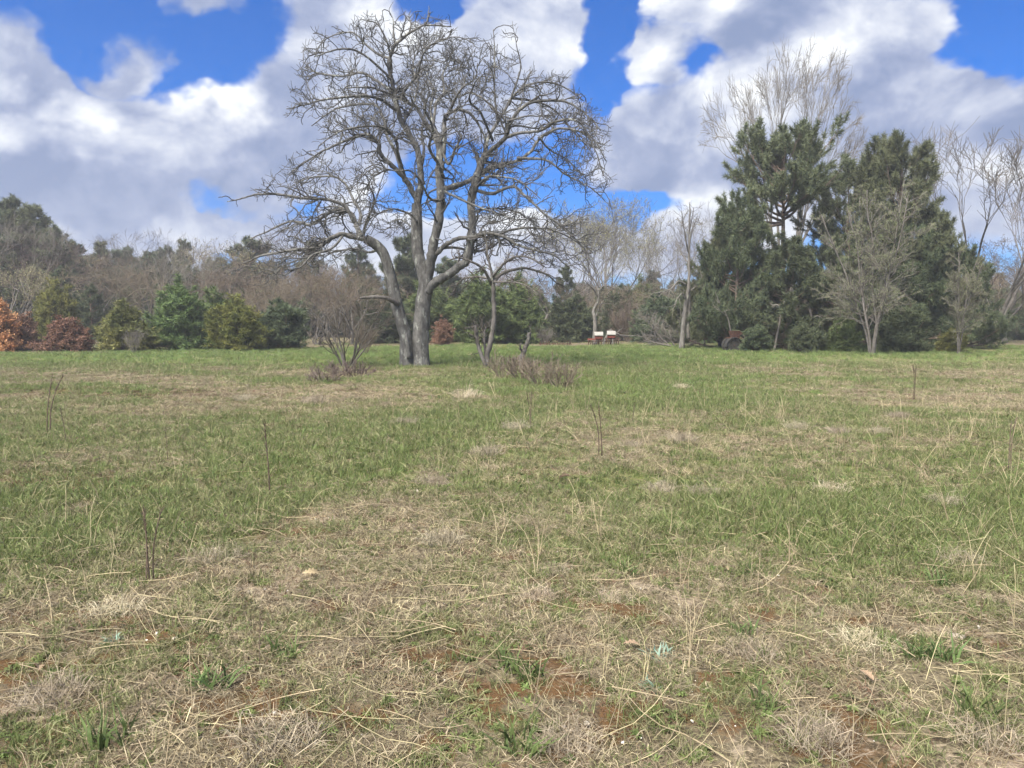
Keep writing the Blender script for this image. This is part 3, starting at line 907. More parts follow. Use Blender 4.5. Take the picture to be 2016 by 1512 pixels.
def bush_kind(h, wid, needles, n=260, K=14, L=.20, w=.03, shape='cone', sub=4, stems=14, leafy=False, twig='bark_pine'):
    """dense bush: stems fan out to a lumpy hull, side sprays carry tufts"""
    tr, cw = MB(), MB()
    a = rng.uniform(0, 6.28, n)
    z = rng.uniform(.03, 1, n) ** .9
    if shape == 'cone':
        rad = (1 - z) ** .62 * .98 + .03
    elif shape == 'round':
        rad = np.sqrt(np.clip(1 - (z * 1.45 - .45) ** 2, .02, 1))
    else:
        rad = np.sqrt(np.clip(1 - z ** 2, .02, 1))
    lump = .50 + .62 * vnoise(a * 1.3, z * 3.2, 1.0, int(rng.integers(1, 999))) + .25 * (rng.uniform(0, 1, n) < .12)
    rr = rad * wid / 2 * lump * np.sqrt(rng.uniform(.25, 1.0, n))
    tip = np.stack([np.cos(a) * rr, np.sin(a) * rr, z * h * (.72 + .42 * vnoise(a * 1.5, z * 2, 1.0, int(rng.integers(1, 999))))], 1)
    tall = rng.uniform(0, 1, n) < .07
    tip[tall, 2] *= rng.uniform(1.1, 1.4, tall.sum())
    z0 = np.clip(tip[:, 2] * .62 - .08 * h, .0, None)
    base = np.stack([tip[:, 0] * .12, tip[:, 1] * .12, z0], 1)
    mid = (base + tip) / 2 + np.array([0, 0, .02]) * h
    Pn = np.stack([base, base * .3 + mid * .7, mid * .4 + tip * .6, tip], 1)
    R = np.broadcast_to(np.array([.022, .016, .011, .006]), (n, 4)).copy()
    tr.tubes(Pn, R, 3)
    sa = rng.uniform(0, 6.28, stems)
    P0, R0 = grow(np.zeros((stems, 3)), np.stack([np.cos(sa) * .3, np.sin(sa) * .3, np.ones(stems)], 1), np.full(stems, h * .8), 7, .06, (0, 0, .03), np.full(stems, .045), np.full(stems, .012))
    P0[:, 0, 2] -= .1
    tr.tubes(P0, R0, 5)
    b, t, bs, d, r = spawn(Pn, R, sub, .35, 1.0, (.4, 1.1))
    ln = rng.uniform(.12, .34, len(b)) * max(.5, h / 2.5)
    P2, R2 = grow(bs, nrm(d + np.array([0, 0, .25])), ln, 4, .12, (0, 0, .1), np.full(len(b), .007), np.full(len(b), .005))
    tr.tubes(P2, R2, 3)
    C = np.concatenate([P2[:, 1], P2[:, 2], P2[:, 3], tip])
    Dn = nrm(np.concatenate([P2[:, 1] - P2[:, 0], P2[:, 2] - P2[:, 1], P2[:, 3] - P2[:, 2], tip - mid]) + np.array([0, 0, .2]) * .05)
    if leafy:
        C = np.repeat(C, K // 2, 0)
        leaves(cw, C + rng.normal(0, L * .5, C.shape), w)
    else:
        tufts(cw, C, Dn, K, L, w, .62)
    return [('stems', tr.mesh('stems', M[twig])), ('crown', cw.mesh('crown', M[needles], False))]


def shrub_kind(h, wid, stems=9, twig='twig_dark', n1=6, n2=5, r=.03, wob=.12, tipr=.005):
    """leafless many-stemmed shrub"""
    tr, cw = MB(), MB()
    a = np.arange(stems) * 6.28 / stems + rng.uniform(-.4, .4, stems)
    s = rng.uniform(.3, 1.0, stems) * wid / h * .62
    P0, R0 = grow(np.stack([np.cos(a) * .12, np.sin(a) * .12, np.full(stems, -.05)], 1), np.stack([np.cos(a) * s, np.sin(a) * s, np.ones(stems)], 1), h * rng.uniform(.75, 1.1, stems), 9, wob * .6, (0, 0, .02), np.full(stems, r), np.full(stems, tipr * 1.5))
    tr.tubes(P0, R0, 6)
    b, t, bs, d, rr = spawn(P0, R0, n1, .25, .95, (.35, .8), up=.3)
    P1, R1 = grow(bs, d, h * .42 * (1.1 - .7 * t) * rng.uniform(.6, 1.2, len(b)), 6, wob, (0, 0, .05), np.clip(rr * .6, tipr * 1.2, .02), np.full(len(b), tipr))
    cw.tubes(P1, R1, 4)
    b, t, bs, d, rr = spawn(P1, R1, n2, .2, 1, (.4, .9), up=.3)
    P2, R2 = grow(bs, d, h * .16 * rng.uniform(.5, 1.3, len(b)), 4, wob, (0, 0, .05), np.full(len(b), tipr), np.full(len(b), tipr * .8))
    cw.tubes(P2, R2, 3)
    return [('stems', tr.mesh('stems', M[twig])), ('crown', cw.mesh('twigs', M[twig]))]


def fork_kind(h, stems=1, levels=7, ang=(.15, .5), ratio=.78, up=.02, r=.16, bare=.18, fan=.3, bark='bark_grey', twig='twig_brown', tipr=.008, leaf=None, leafn=0, leafs=.05, side=2, wob=.05, three=.25, sidel=.5):
    """leafless tree that forks again and again into a fan of fine twigs; base at the origin"""
    tr, cw = MB(), MB()
    a = np.arange(stems) * 6.28 / stems + rng.uniform(-.5, .5, stems)
    bases = np.stack([np.cos(a), np.sin(a), np.zeros(stems)], 1) * (r * 1.3 if stems > 1 else 0)
    bases[:, 2] = -.12
    k = 0.0 if stems == 1 else 1.0
    d = nrm(np.stack([np.cos(a) * fan * k, np.sin(a) * fan * k, np.ones(stems)], 1) + rng.normal(0, .04, (stems, 3)))
    rest = sum(ratio ** i for i in range(levels)) * .93
    L = np.full(stems, h * bare) * rng.uniform(.8, 1.2, stems)
    R = np.full(stems, r)
    seg = h * (1 - bare) / rest
    P0, R0 = grow(bases, d, L, 6, wob, (0, 0, .01), R, R * .82)
    tr.tubes(P0, R0, 8)
    end, dd, R = P0[:, -1], nrm(P0[:, -1] - P0[:, -2]), R * .82
    tips, tipR = [], []
    for lv in range(levels):
        n = len(end)
        kids = 2 + (rng.uniform(0, 1, n) < three).astype(int)
        if lv == 0 and stems == 1:
            kids = kids + 2
        b = np.repeat(np.arange(n), kids)
        perp = rng.normal(size=(len(b), 3))
        perp = nrm(perp - dd[b] * (perp * dd[b]).sum(1, keepdims=True))
        an = rng.uniform(ang[0], ang[1], len(b))[:, None] * (1.35 if lv < 2 else (1.6 if lv > 2 else 1.0))
        d = dd[b] * np.cos(an) + perp * np.sin(an)
        rr = np.maximum(R[b] * rng.uniform(.60, .78, len(b)), tipr)
        Pn, Rn = grow(end[b], d, seg * ratio ** lv * rng.uniform(.7, 1.25, len(b)), 5, wob, (0, 0, up), rr, np.maximum(rr * .8, tipr * .8))
        (tr if lv < 2 else cw).tubes(Pn, Rn, 5 if lv < 2 else 3)
        end, dd, R = Pn[:, -1], nrm(Pn[:, -1] - Pn[:, -2]), rr * .8
        keep = rng.uniform(0, 1, len(end)) < (1.0 if lv < 3 else .86)
        end, dd, R = end[keep], dd[keep], R[keep]
        if lv >= 2:
            tips.append(Pn)
            tipR.append(Rn)
    Pn, Rn = np.concatenate(tips), np.concatenate(tipR)
    if side:
        b, t, bs, d, rr = spawn(Pn, Rn, side, .1, 1.0, (.35, .9), up=.2)
        ps, rs = grow(bs, d, rng.uniform(.4, 1.1, len(b)) * seg * ratio ** levels * sidel * 2.2, 4, wob, (0, 0, up), np.full(len(b), tipr * .9), np.full(len(b), tipr * .7))
        cw.tubes(ps, rs, 3)
        Pn, Rn = ps, rs
    zz = np.concatenate(cw.v)[:, 2]
    k = h / np.percentile(zz, 99.7)
    for m_ in (tr, cw):
        for a_ in m_.v:
            a_ *= k
    Pn = Pn * k
    out = [('trunk', tr.mesh('trunk', M[bark])), ('crown', cw.mesh('crown', M[twig]))]
    if leaf:
        lf = MB()
        b, t, bs, d, rr = spawn(Pn, Rn, leafn, .2, 1.0, (.3, .9))
        leaves(lf, bs + rng.normal(0, .03, bs.shape), leafs)
        out.append(('buds', lf.mesh('buds', M[leaf])))
    return out


H0 = 10.0       # kinds are built at about ten metres and scaled per tree
KIND = {
    'brown1': fork_kind(H0, bare=.14, levels=7, ang=(.25, .75), ratio=.80, r=.17, leaf='leaf_budbrown', leafn=2, leafs=.05, side=2),
    'brown2': fork_kind(H0, stems=4, bare=.06, levels=6, ang=(.2, .7), ratio=.80, r=.10, fan=.45, leaf='leaf_budbrown', leafn=2, leafs=.05, side=3),
    'purple1': fork_kind(H0, bare=.18, levels=7, ang=(.25, .65), ratio=.80, r=.17, twig='twig_purple', side=2),
    'purple2': fork_kind(H0, stems=2, bare=.12, levels=6, ang=(.25, .65), ratio=.80, r=.14, fan=.25, twig='twig_purple', side=3),
    'grey1': fork_kind(H0, bare=.25, levels=7, ang=(.15, .5), ratio=.82, r=.16, twig='twig_grey', side=1, up=.04),
    'grey2': fork_kind(H0, stems=2, bare=.2, levels=6, ang=(.15, .5), ratio=.82, r=.12, fan=.25, twig='twig_grey', side=2, up=.04),
    'olive': fork_kind(H0, bare=.15, levels=7, ang=(.2, .6), ratio=.80, r=.15, leaf='leaf_bud', leafn=2, leafs=.055, side=2),
    'vase': fork_kind(H0, stems=4, bare=.30, levels=6, ang=(.10, .38), ratio=.84, r=.085, fan=.30, twig='twig_grey', side=2, up=.025, tipr=.010),
    'vase2': fork_kind(H0, stems=7, bare=.44, levels=6, ang=(.10, .36), ratio=.80, r=.10, fan=.17, twig='twig_grey', side=2, up=.0, tipr=.009),
    'bud': fork_kind(H0, stems=5, bare=.3, levels=6, ang=(.12, .40), ratio=.84, r=.10, fan=.22, twig='twig_grey', side=2, up=.01, leaf='leaf_bud', leafn=3, leafs=.05),
    'pine1': pine_kind(H0, cb=.12, rad=.27, n1=64, n2=9, nt_=5, K=12, L=.34, w=.05),
    'pine2': pine_kind(H0, cb=.25, rad=.24, n1=54, n2=9, nt_=5, K=12, L=.34, w=.05, needles='pine_blue', prof=lambda t: .75 + .35 * math.sin(3.0 * t) - .55 * t * t),
    'pine3': pine_kind(H0, cb=.06, rad=.30, n1=64, n2=9, nt_=5, K=12, L=.36, w=.05, needles='pine_dark'),
    'bush1': bush_kind(3.0, 3.4, 'juniper', n=330, K=13, L=.22, w=.035),
    'bush2': bush_kind(3.0, 3.2, 'pine_dark', n=330, K=13, L=.22, w=.035, shape='dome'),
    'bush3': bush_kind(3.0, 3.6, 'juniper', n=360, K=13, L=.24, w=.035, shape='round'),
    'olivebush': bush_kind(3.0, 3.6, 'juniper_olive', n=330, K=13, L=.22, w=.035, shape='dome'),
    'yellowbush': bush_kind(3.0, 3.3, 'juniper_yellow', n=330, K=13, L=.24, w=.04, shape='dome'),
    'rustbush': bush_kind(2.0, 2.6, 'leaf_rust', n=300, K=12, L=.12, w=.055, shape='dome', leafy=True, twig='twig_dark'),
    'ballbush': bush_kind(2.0, 2.3, 'leaf_rust', n=300, K=12, L=.12, w=.055, shape='round', leafy=True, twig='twig_dark'),
    'orangebush': bush_kind(2.4, 2.2, 'leaf_orange', n=280, K=12, L=.12, w=.06, shape='dome', leafy=True, twig='twig_dark'),
    'thicket': shrub_kind(3.0, 3.4, stems=26, twig='twig_brown', n1=8, n2=7, r=.02, tipr=.006),
    'greythicket': shrub_kind(2.0, 2.6, stems=22, twig='twig_grey', n1=7, n2=6, r=.016, tipr=.005),
}
KH = {k: (H0 if k not in ('bush1', 'bush2', 'bush3', 'olivebush', 'yellowbush', 'thicket', 'rustbush', 'orangebush', 'greythicket', 'ballbush') else
          {'rustbush': 2.0, 'ballbush': 2.0, 'orangebush': 2.4, 'greythicket': 2.0}.get(k, 3.0)) for k in KIND}


def stand(kind, name, label, cat, u, vtop, y, wid=1.0, group=None, hx=0.0):
    """set an individual of a kind where the ray through column u meets distance y, tall enough to reach row vtop"""
    top = P(u, vtop, y)
    z0 = gh1(top[0], y)
    h = top[2] - z0
    s = h / KH[kind]
    return place(KIND[kind], name, label, cat, (top[0], y, z0), rng.uniform(0, 6.28), (s * wid, s * wid, s), group)


# ------------------------------------------------------------------ left wood
W = stand
W('pine2', 'tall_pine', 'tallest ragged pine at the picture edge above the orange bush', 'tree', 8, 380, 72, 1.15)
W('pine1', 'tall_pine', 'tall broad pine with flat crown, second from the field corner', 'tree', 62, 392, 75, 1.2)
W('pine3', 'tall_pine', 'dark pine on the falling skyline just beside the tallest pines', 'tree', 108, 436, 77, 1.25)
W('pine1', 'pine_tree', 'dark green pine lowest on the slope of the tall pine group', 'tree', 150, 470, 80, 1.25)
W('pine1', 'tall_pine', 'tall pine between the tallest one and the flat crowned one', 'tree', 34, 398, 70, 1.3)
W('pine1', 'tall_pine', 'dense pine low in the tall pine group', 'tree', 88, 440, 70, 1.35)
W('pine2', 'tall_pine', 'pine cut by the picture edge behind the orange bush', 'tree', -40, 400, 70, 1.3)
W('grey2', 'bare_tree', 'grey leafless tree standing before the tallest pines', 'tree', 22, 425, 66, 1.0)
W('purple1', 'bare_tree', 'brownish leafless tree among the trunks of the tall pines', 'tree', 72, 455, 64, 1.1)
W('pine1', 'pine_tree', 'pine with twin spires right of the tall pine group', 'tree', 194, 468, 88, 1.0)
W('pine2', 'pine_tree', 'small blunt pine top rising behind the round brown tree', 'tree', 234, 480, 90, 1.1)
W('olive', 'bare_tree', 'small olive brown tree in bud behind the orange bush', 'tree', 45, 512, 60, 1.0)
W('pine3', 'pine_tree', 'dark green young pine between round brown tree and rust bush', 'tree', 118, 520, 62, 1.2)
W('pine3', 'pine_tree', 'dense dark young pine left of the yellowish bush', 'tree', 178, 555, 58, 1.2)
W('brown1', 'round_tree', 'round brown leafless tree like a dome behind the yellowish bush', 'tree', 213, 498, 64, 1.15)
W('brown2', 'round_tree', 'second brown leafless dome tree half hidden by its rounder neighbour', 'tree', 238, 515, 66, 1.0)
W('grey1', 'bare_tree', 'pale grey leafless tree with fan of fine twigs on skyline', 'tree', 288, 450, 76, 1.25)
W('grey2', 'bare_tree', 'pale grey leafless tree behind the green bushes', 'tree', 312, 490, 68, 1.1)
W('pine1', 'pine_tree', 'pointed pine behind the white stemmed bare tree', 'tree', 366, 466, 86, .9)
W('pine2', 'pine_tree', 'small pine peeking between the grey bare trees', 'tree', 330, 480, 88, 1.0)
W('grey1', 'white_stemmed_tree', 'slender leafless tree with whitish forked stem', 'tree', 371, 492, 62, .8)
W('olive', 'bare_tree', 'yellowish brown budding tree left of the dark pine crown', 'tree', 428, 468, 74, 1.1)
W('brown2', 'bare_tree', 'low brown leafless tree behind the olive bush', 'tree', 440, 520, 62, 1.1)
W('pine2', 'pine_tree', 'round headed dark pine behind the low left boughs', 'tree', 496, 458, 80, 1.25)
W('purple2', 'bare_tree', 'dark purple brown leafless tree left of the brown haze thicket', 'tree', 556, 452, 78, 1.15)
W('purple1', 'bare_tree', 'purple brown leafless tree beneath the sweeping left bough', 'tree', 520, 500, 66, 1.0)
W('pine1', 'pine_tree', 'pine top showing below the left elbow of the old tree', 'tree', 618, 470, 84, 1.1)
W('pine3', 'pine_tree', 'dark pine top just left of the leaning trunk', 'tree', 706, 476, 84, 1.1)
W('brown2', 'brown_thicket_tree', 'wide pale brown leafless thicket tree left of the old tree', 'tree', 622, 508, 56, 1.25)
W('brown1', 'brown_thicket_tree', 'pale brown leafless thicket tree touching the leaning trunk', 'tree', 690, 515, 57, 1.1)
W('brown2', 'brown_thicket_tree', 'brown leafless thicket tree right of the end green bush', 'tree', 575, 530, 58, 1.0)
# ------------------------------------------------------------------ middle wood
W('pine2', 'white_pine', 'soft bluish pine rising behind the twin trunks', 'tree', 800, 452, 66, 1.0)
W('pine2', 'white_pine', 'smaller bluish pine seen between the trunks and elbow limb', 'tree', 886, 500, 70, 1.15)
W('pine3', 'pine_tree', 'dark young pine filling the gap left of the twin trunks', 'tree', 765, 560, 60, 1.2)
W('purple2', 'bare_tree', 'purple brown leafless tree right of the elbow limb', 'tree', 925, 520, 72, 1.1)
W('purple1', 'bare_tree', 'leafless purple brown tree behind the small dead tree', 'tree', 1010, 500, 74, 1.1)
W('brown1', 'bare_tree', 'brown leafless tree right of the small dead tree', 'tree', 1060, 528, 70, 1.1)
W('pine3', 'pine_tree', 'dark pine top left of the fan shaped budding tree', 'tree', 1116, 515, 76, 1.1)
W('bud', 'budding_tree', 'fan shaped pale budding tree on the skyline, many upright stems', 'tree', 1200, 388, 84, 1.15)
W('bud', 'budding_tree', 'second pale budding tree blending into the fan shaped one', 'tree', 1158, 420, 86, .9)
W('bud', 'budding_tree', 'slim small budding tree between fan shaped tree and dead pole', 'tree', 1271, 448, 82, .55)
W('purple1', 'bare_tree', 'low brown leafless tree above the broken pale snag', 'tree', 1180, 545, 72, 1.1)
W('pine3', 'pine_tree', 'small dark pine right of the broken pale snag', 'tree', 1205, 570, 68, 1.2)
W('brown2', 'bare_tree', 'olive brown leafless tree right behind the planter', 'tree', 1245, 548, 70, 1.2)
W('pine1', 'pine_tree', 'low green pine crowns on the skyline dip', 'tree', 1290, 528, 84, 1.3)
W('brown1', 'bare_tree', 'brown leafless tree left of the split dead trunk', 'tree', 1312, 545, 68, 1.1)
W('grey1', 'bare_tree', 'thin grey leafless tree with upright poles beside dead pole', 'tree', 1317, 455, 78, .55)
W('grey2', 'bare_tree', 'pale leafless tree leaning over the low pine edge', 'tree', 1404, 400, 66, .8)
W('pine3', 'pine_tree', 'dark pine behind the split dead trunk', 'tree', 1352, 560, 64, 1.2)
# ------------------------------------------------------------------ far fill behind everything
LAND = [(-60, 'the picture edge by the orange bush'), (20, 'the orange bush'), (133, 'the low reddish bush'), (190, 'the sandy gap'), (246, 'the yellowish bush'), (352, 'the tallest bush'), (468, 'the olive bush'),
        (552, 'the last bush of the row'), (622, 'the brown thicket'), (683, 'the lone leafless shrub'), (760, 'the leaning trunk'), (820, 'the twin trunks'), (873, 'the rust ball bush'), (920, 'the elbow limb'),
        (965, 'the small dead tree'), (1035, 'the lichen snag'), (1090, 'the spike harrow'), (1131, 'the bush before the planter'), (1188, 'the planter'), (1240, 'the fallen log'), (1300, 'the brush pile'),
        (1350, 'the split trunk'), (1387, 'the thin sapling'), (1442, 'the rusty machine'), (1500, 'the low juniper pair'), (1556, 'the tallest pine trunk'), (1620, 'the middle pines'), (1672, 'the middle pine'),
        (1722, 'the front budding tree'), (1790, 'the right pine crown'), (1848, 'the small pine tip'), (1897, 'the small budding tree'), (1955, 'the hedge bushes'), (2016, 'the right picture edge'), (2100, 'the scene end past the frame')]
USED = {}


def near(what, u):
    """a label that says which landmark in front of it a tree of the far ranks stands behind"""
    du, name = min(((u - a, n) for a, n in LAND), key=lambda q: abs(q[0]))
    for side in (('straight behind', 'a little left behind', 'a little right behind') if abs(du) < 12 else ('left behind' if du < 0 else 'right behind', 'straight behind', 'farther back behind')):
        lb = f'{what}, {side} {name}'
        if lb not in USED:
            break
    USED[lb] = 1
    return lb


for i, u in enumerate(np.linspace(-130, 2150, 64)):
    vt = np.interp(u, [-130, 100, 200, 400, 700, 900, 1150, 1300, 1450, 1800, 2150], [455, 470, 500, 505, 520, 545, 560, 560, 545, 540, 520]) + rng.uniform(-14, 14)
    k = ('pine1', 'pine3', 'purple1', 'pine3', 'pine1', 'brown1')[int(rng.integers(0, 6))]
    pn = k.startswith('pine')
    u = u + rng.uniform(-15, 15)
    W(k, 'far_pine' if pn else 'far_bare_tree', near('far dark pine' if pn else 'far brown leafless tree', u), 'tree',
      u, vt, rng.uniform(92, 112), 1.25, 'far pines' if pn else 'far bare trees')
for i, u in enumerate(np.linspace(-110, 2140, 58)):
    vt = 578 + rng.uniform(-18, 16)
    k = ('bush1', 'bush2', 'thicket', 'bush2', 'thicket')[int(rng.integers(0, 5))]
    g = k.startswith('bush')
    u = u + rng.uniform(-12, 12)
    W(k, 'far_evergreen_shrub' if g else 'far_thicket_shrub', near('far low evergreen shrub' if g else 'far low brown shrub', u), 'shrub',
      u, vt, rng.uniform(78, 90), 1.25, 'evergreen shrubs along the far wood' if g else 'leafless shrubs along the far wood')

for i, u in enumerate(np.linspace(-100, 2120, 52)):
    vt = np.interp(u, [-130, 100, 200, 400, 700, 900, 1150, 1300, 1450, 1800, 2150], [480, 500, 515, 515, 520, 545, 560, 560, 550, 545, 520]) + rng.uniform(-16, 18)
    k = ('brown1', 'brown2', 'purple1', 'purple2', 'grey1', 'grey2')[int(rng.integers(0, 6))]
    u = u + rng.uniform(-14, 14)
    if u < 600 and rng.uniform() < .45:
        W('pine3', 'wood_edge_pine', near('tall dark wood edge pine', u), 'tree', u, vt - 6, rng.uniform(76, 82), 1.3, 'dark pines of the wood edge')
        continue
    W(k, 'wood_edge_tree', near('twiggy grey brown wood edge tree', u), 'tree', u, vt, rng.uniform(80, 91), 1.35, 'twiggy trees of the wood edge')

for i, u in enumerate(np.concatenate([np.linspace(740, 1420, 15), np.linspace(-60, 560, 9), np.linspace(1880, 2110, 4)])):
    u = u + rng.uniform(-16, 16)
    W(('pine3', 'pine1')[i % 2], 'wood_edge_pine', near('young dark wood edge pine', u), 'tree', u, rng.uniform(548, 592), rng.uniform(68, 79), 1.45, 'young pines of the wood edge')

# ------------------------------------------------------------------ bushes along the field edge
W('orangebush', 'orange_bush', 'bright orange brown bush cut by the picture edge', 'shrub', 0, 612, 43.5, 1.15)
W('rustbush', 'rust_bush', 'tall rust brown bush right beside the orange bush', 'shrub', 42, 628, 45, 1.1)
W('rustbush', 'rust_bush', 'low spreading reddish brown bush left of the sandy gap', 'shrub', 133, 634, 43, 1.45)
W('olivebush', 'olive_shrub', 'pale olive shrub behind the low reddish brown bush', 'shrub', 110, 575, 52, .9)
W('yellowbush', 'yellowish_bush', 'yellowish green juniper bush at the end of the bush row', 'shrub', 246, 605, 44, 1.45)
W('bush1', 'green_bush', 'tallest dark green bush in the row, rounded cone', 'shrub', 352, 575, 46, 1.4)
W('olivebush', 'olive_bush', 'olive green bush, third in the row from the yellowish one', 'shrub', 468, 600, 45, 1.45)
W('bush2', 'green_bush', 'dark green bush ending the row near the brown thicket', 'shrub', 552, 598, 48, 1.35)
W('bush3', 'green_bush', 'mid green bush behind the tallest bush and olive bush', 'shrub', 415, 590, 50, 1.4)
W('greythicket', 'dry_weed_patch', 'grey dry weeds before the yellowish bush', 'shrub', 262, 648, 41.5, .8)
W('bush2', 'green_bush', 'dark green bush behind the base of the leaning trunk', 'shrub', 762, 585, 60, 1.4)
W('bush3', 'green_bush', 'green bush between twin trunks and rust coloured ball bush', 'shrub', 850, 572, 64, 1.4)
W('ballbush', 'ball_bush', 'small rust red ball shaped bush alone behind the twin trunks', 'shrub', 873, 634, 55, .95)
W('bush3', 'green_bush', 'big light green bush behind the small dead tree', 'shrub', 960, 560, 58, 1.3)
W('bush1', 'green_bush', 'green bush filling the right flank of the big light one', 'shrub', 1020, 572, 60, 1.25)
W('bush2', 'green_bush', 'dark green bush left of the planter hoppers', 'shrub', 1131, 590, 62, 1.3)
W('greythicket', 'dry_weed_patch', 'grey brown dry weeds behind the spike harrow', 'shrub', 1070, 645, 58, 1.4)
W('thicket', 'brown_shrub', 'olive brown leafless shrub right of the planter hoppers', 'shrub', 1238, 600, 64, 1.0)
W('bush2', 'green_bush', 'dark bush behind the fallen brush pile', 'shrub', 1300, 585, 62, 1.4)
W('thicket', 'brown_shrub', 'pale twiggy shrub just left of the lone bush at midfield', 'shrub', 720, 640, 40, .8)
W('bush1', 'green_bush', 'dark green hedge bush between trunks of pine and split snag', 'shrub', 1400, 590, 60, 1.1)

# ------------------------------------------------------------------ big pines on the right
PBIG = pine_kind(12.0, cb=.64, rad=.31, n1=46, n2=12, nt_=7, K=18, L=.30, w=.034, r=.24, prof=lambda t: .55 + .62 * math.sin(min(3.1, .5 + 2.7 * t)) - .25 * t, elev=(.05, .75), droop=.10, spread=.6)
PBIG2 = pine_kind(11.0, cb=.28, rad=.30, n1=54, n2=12, nt_=7, K=18, L=.30, w=.034, r=.22, prof=lambda t: .7 + .5 * math.sin(min(3.1, .3 + 2.6 * t)) - .25 * t, elev=(.08, .8), droop=.10, spread=.6)
PLOW = pine_kind(7.0, cb=.03, rad=.42, n1=64, n2=12, nt_=6, K=17, L=.28, w=.034, r=.15, needles='pine_dark', prof=lambda t: (1 - t) ** .6 + .1, elev=(.02, .6), droop=.06, spread=.62)
PLOW2 = pine_kind(7.0, cb=.02, rad=.45, n1=64, n2=12, nt_=6, K=17, L=.28, w=.034, r=.15, needles='pine', prof=lambda t: (1 - t) ** .5 + .1, elev=(.0, .7), droop=.07, spread=.62)


def stand2(parts, h0, name, label, cat, u, vtop, y, wid=1.0, rz=None):
    top = P(u, vtop, y)
    z0 = gh1(top[0], y)
    s = (top[2] - z0) / h0
    return place(parts, name, label, cat, (top[0], y, z0), rng.uniform(0, 6.28) if rz is None else rz, (s * wid, s * wid, s))


stand2(PBIG, 12.0, 'big_pine', 'tall pine with bare middle trunk under a flaring crown', 'tree', 1550, 222, 47, .98, 0.4)
stand2(PBIG2, 11.0, 'big_pine', 'tall pine leaning its crown over the pale budding tree', 'tree', 1778, 250, 48, .95, 2.0)
stand2(PBIG2, 11.0, 'big_pine', 'pine filling the middle between the two tall crowns', 'tree', 1672, 300, 51, 1.0, 4.4)
stand2(PLOW, 7.0, 'spreading_pine', 'dark spreading pine left of the tall bare trunked one', 'tree', 1455, 368, 46, .80)
stand2(PLOW2, 7.0, 'spreading_pine', 'lower spreading pine at the outer edge behind the rusty machine', 'tree', 1422, 452, 49, .92)
stand2(PLOW, 7.0, 'spreading_pine', 'dark skirt pine under the tall bare trunked pine', 'tree', 1552, 452, 44.5, 1.15)
stand2(PLOW2, 7.0, 'spreading_pine', 'pine behind the pale budding tree, low in the clump', 'tree', 1668, 440, 46, 1.05)
stand2(PLOW, 7.0, 'spreading_pine', 'dark pine just right of the pale budding tree', 'tree', 1800, 430, 46, .95)
stand2(PLOW2, 7.0, 'spreading_pine', 'small pine tip beside the wide bare tree at the clump end', 'tree', 1848, 385, 52, .6)
stand2(PLOW, 7.0, 'spreading_pine', 'squat dark pine behind the little end budding tree', 'tree', 1908, 478, 47, .95)
W('bush2', 'low_juniper', 'small dark juniper standing forward in the grass by the clump', 'shrub', 1580, 640, 39.5, 1.0)
W('bush1', 'low_juniper', 'low juniper skirt beneath the middle pines', 'shrub', 1660, 630, 42, 1.3)
W('bush2', 'low_juniper', 'low dark juniper below the right pines', 'shrub', 1780, 610, 41.5, 1.3)
W('bush2', 'low_juniper', 'dark low juniper beside the rusty machine', 'shrub', 1490, 645, 41.8, 1.5)
W('olivebush', 'pale_low_shrub', 'pale grey green low shrub at the foot of the end tree', 'shrub', 1872, 655, 42, 1.6)
W('vase2', 'tall_bare_tree', 'tall reddish leafless tree fanning above the tall pine', 'tree', 1560, 92, 60, .52)
W('vase', 'wide_bare_tree', 'wide leafless tree with upswept grey branches at right edge', 'tree', 1955, 268, 58, 1.15)
W('vase', 'wide_bare_tree', 'leafless upswept tree cut off by the right picture edge', 'tree', 2075, 300, 62, 1.0)
W('brown1', 'brown_tree', 'soft brown twiggy tree low at the right picture edge', 'tree', 1990, 462, 60, 1.3)
W('brown2', 'brown_tree', 'brown twiggy tree behind the end pine of the clump', 'tree', 1935, 480, 64, 1.2)
for i, (u, vt, y) in enumerate(((1950, 602, 68), (1990, 596, 70), (2035, 600, 70), (2085, 590, 72))):
    W('bush2', 'hedge_bush', ('dark green hedge bush next to the clump end', 'second dark hedge bush along the far right grass', 'dark hedge bush touching the right picture edge', 'dark hedge bush just past the right picture edge')[i], 'shrub', u, vt, y, 1.2)
BUDF = bare_kind(8.0, stems=6, t0=.16, n1=120, n2=8, n3=6, l1=.27, a1=(.6, 1.3), trop1=.012, r=.05, spread=.13, wob=.13, bark='bark_grey', twig='twig_grey', tipr=.0055, leaf='leaf_budgreen', leafn=4, leafs=.022)
BUDS = bare_kind(6.0, stems=4, t0=.2, n1=70, n2=8, n3=6, l1=.26, a1=(.5, 1.2), trop1=.02, r=.045, spread=.13, wob=.12, bark='bark_grey', twig='twig_grey', tipr=.005, leaf='leaf_budgreen', leafn=4, leafs=.022)
stand2(BUDF, 8.0, 'front_budding_tree', 'pale green budding tree with many thin grey stems before the pines', 'tree', 1730, 342, 38, 1.05)
stand2(BUDS, 6.0, 'front_budding_tree', 'small pale budding tree at the right end of the pines', 'tree', 1897, 475, 39.5, .85)


# ================================================================== FOREGROUND WOODY THINGS NEAR THE OLD TREE
def relative(mb, org):
    for a in mb.v:
        a -= np.asarray(org, np.float32)
    return mb


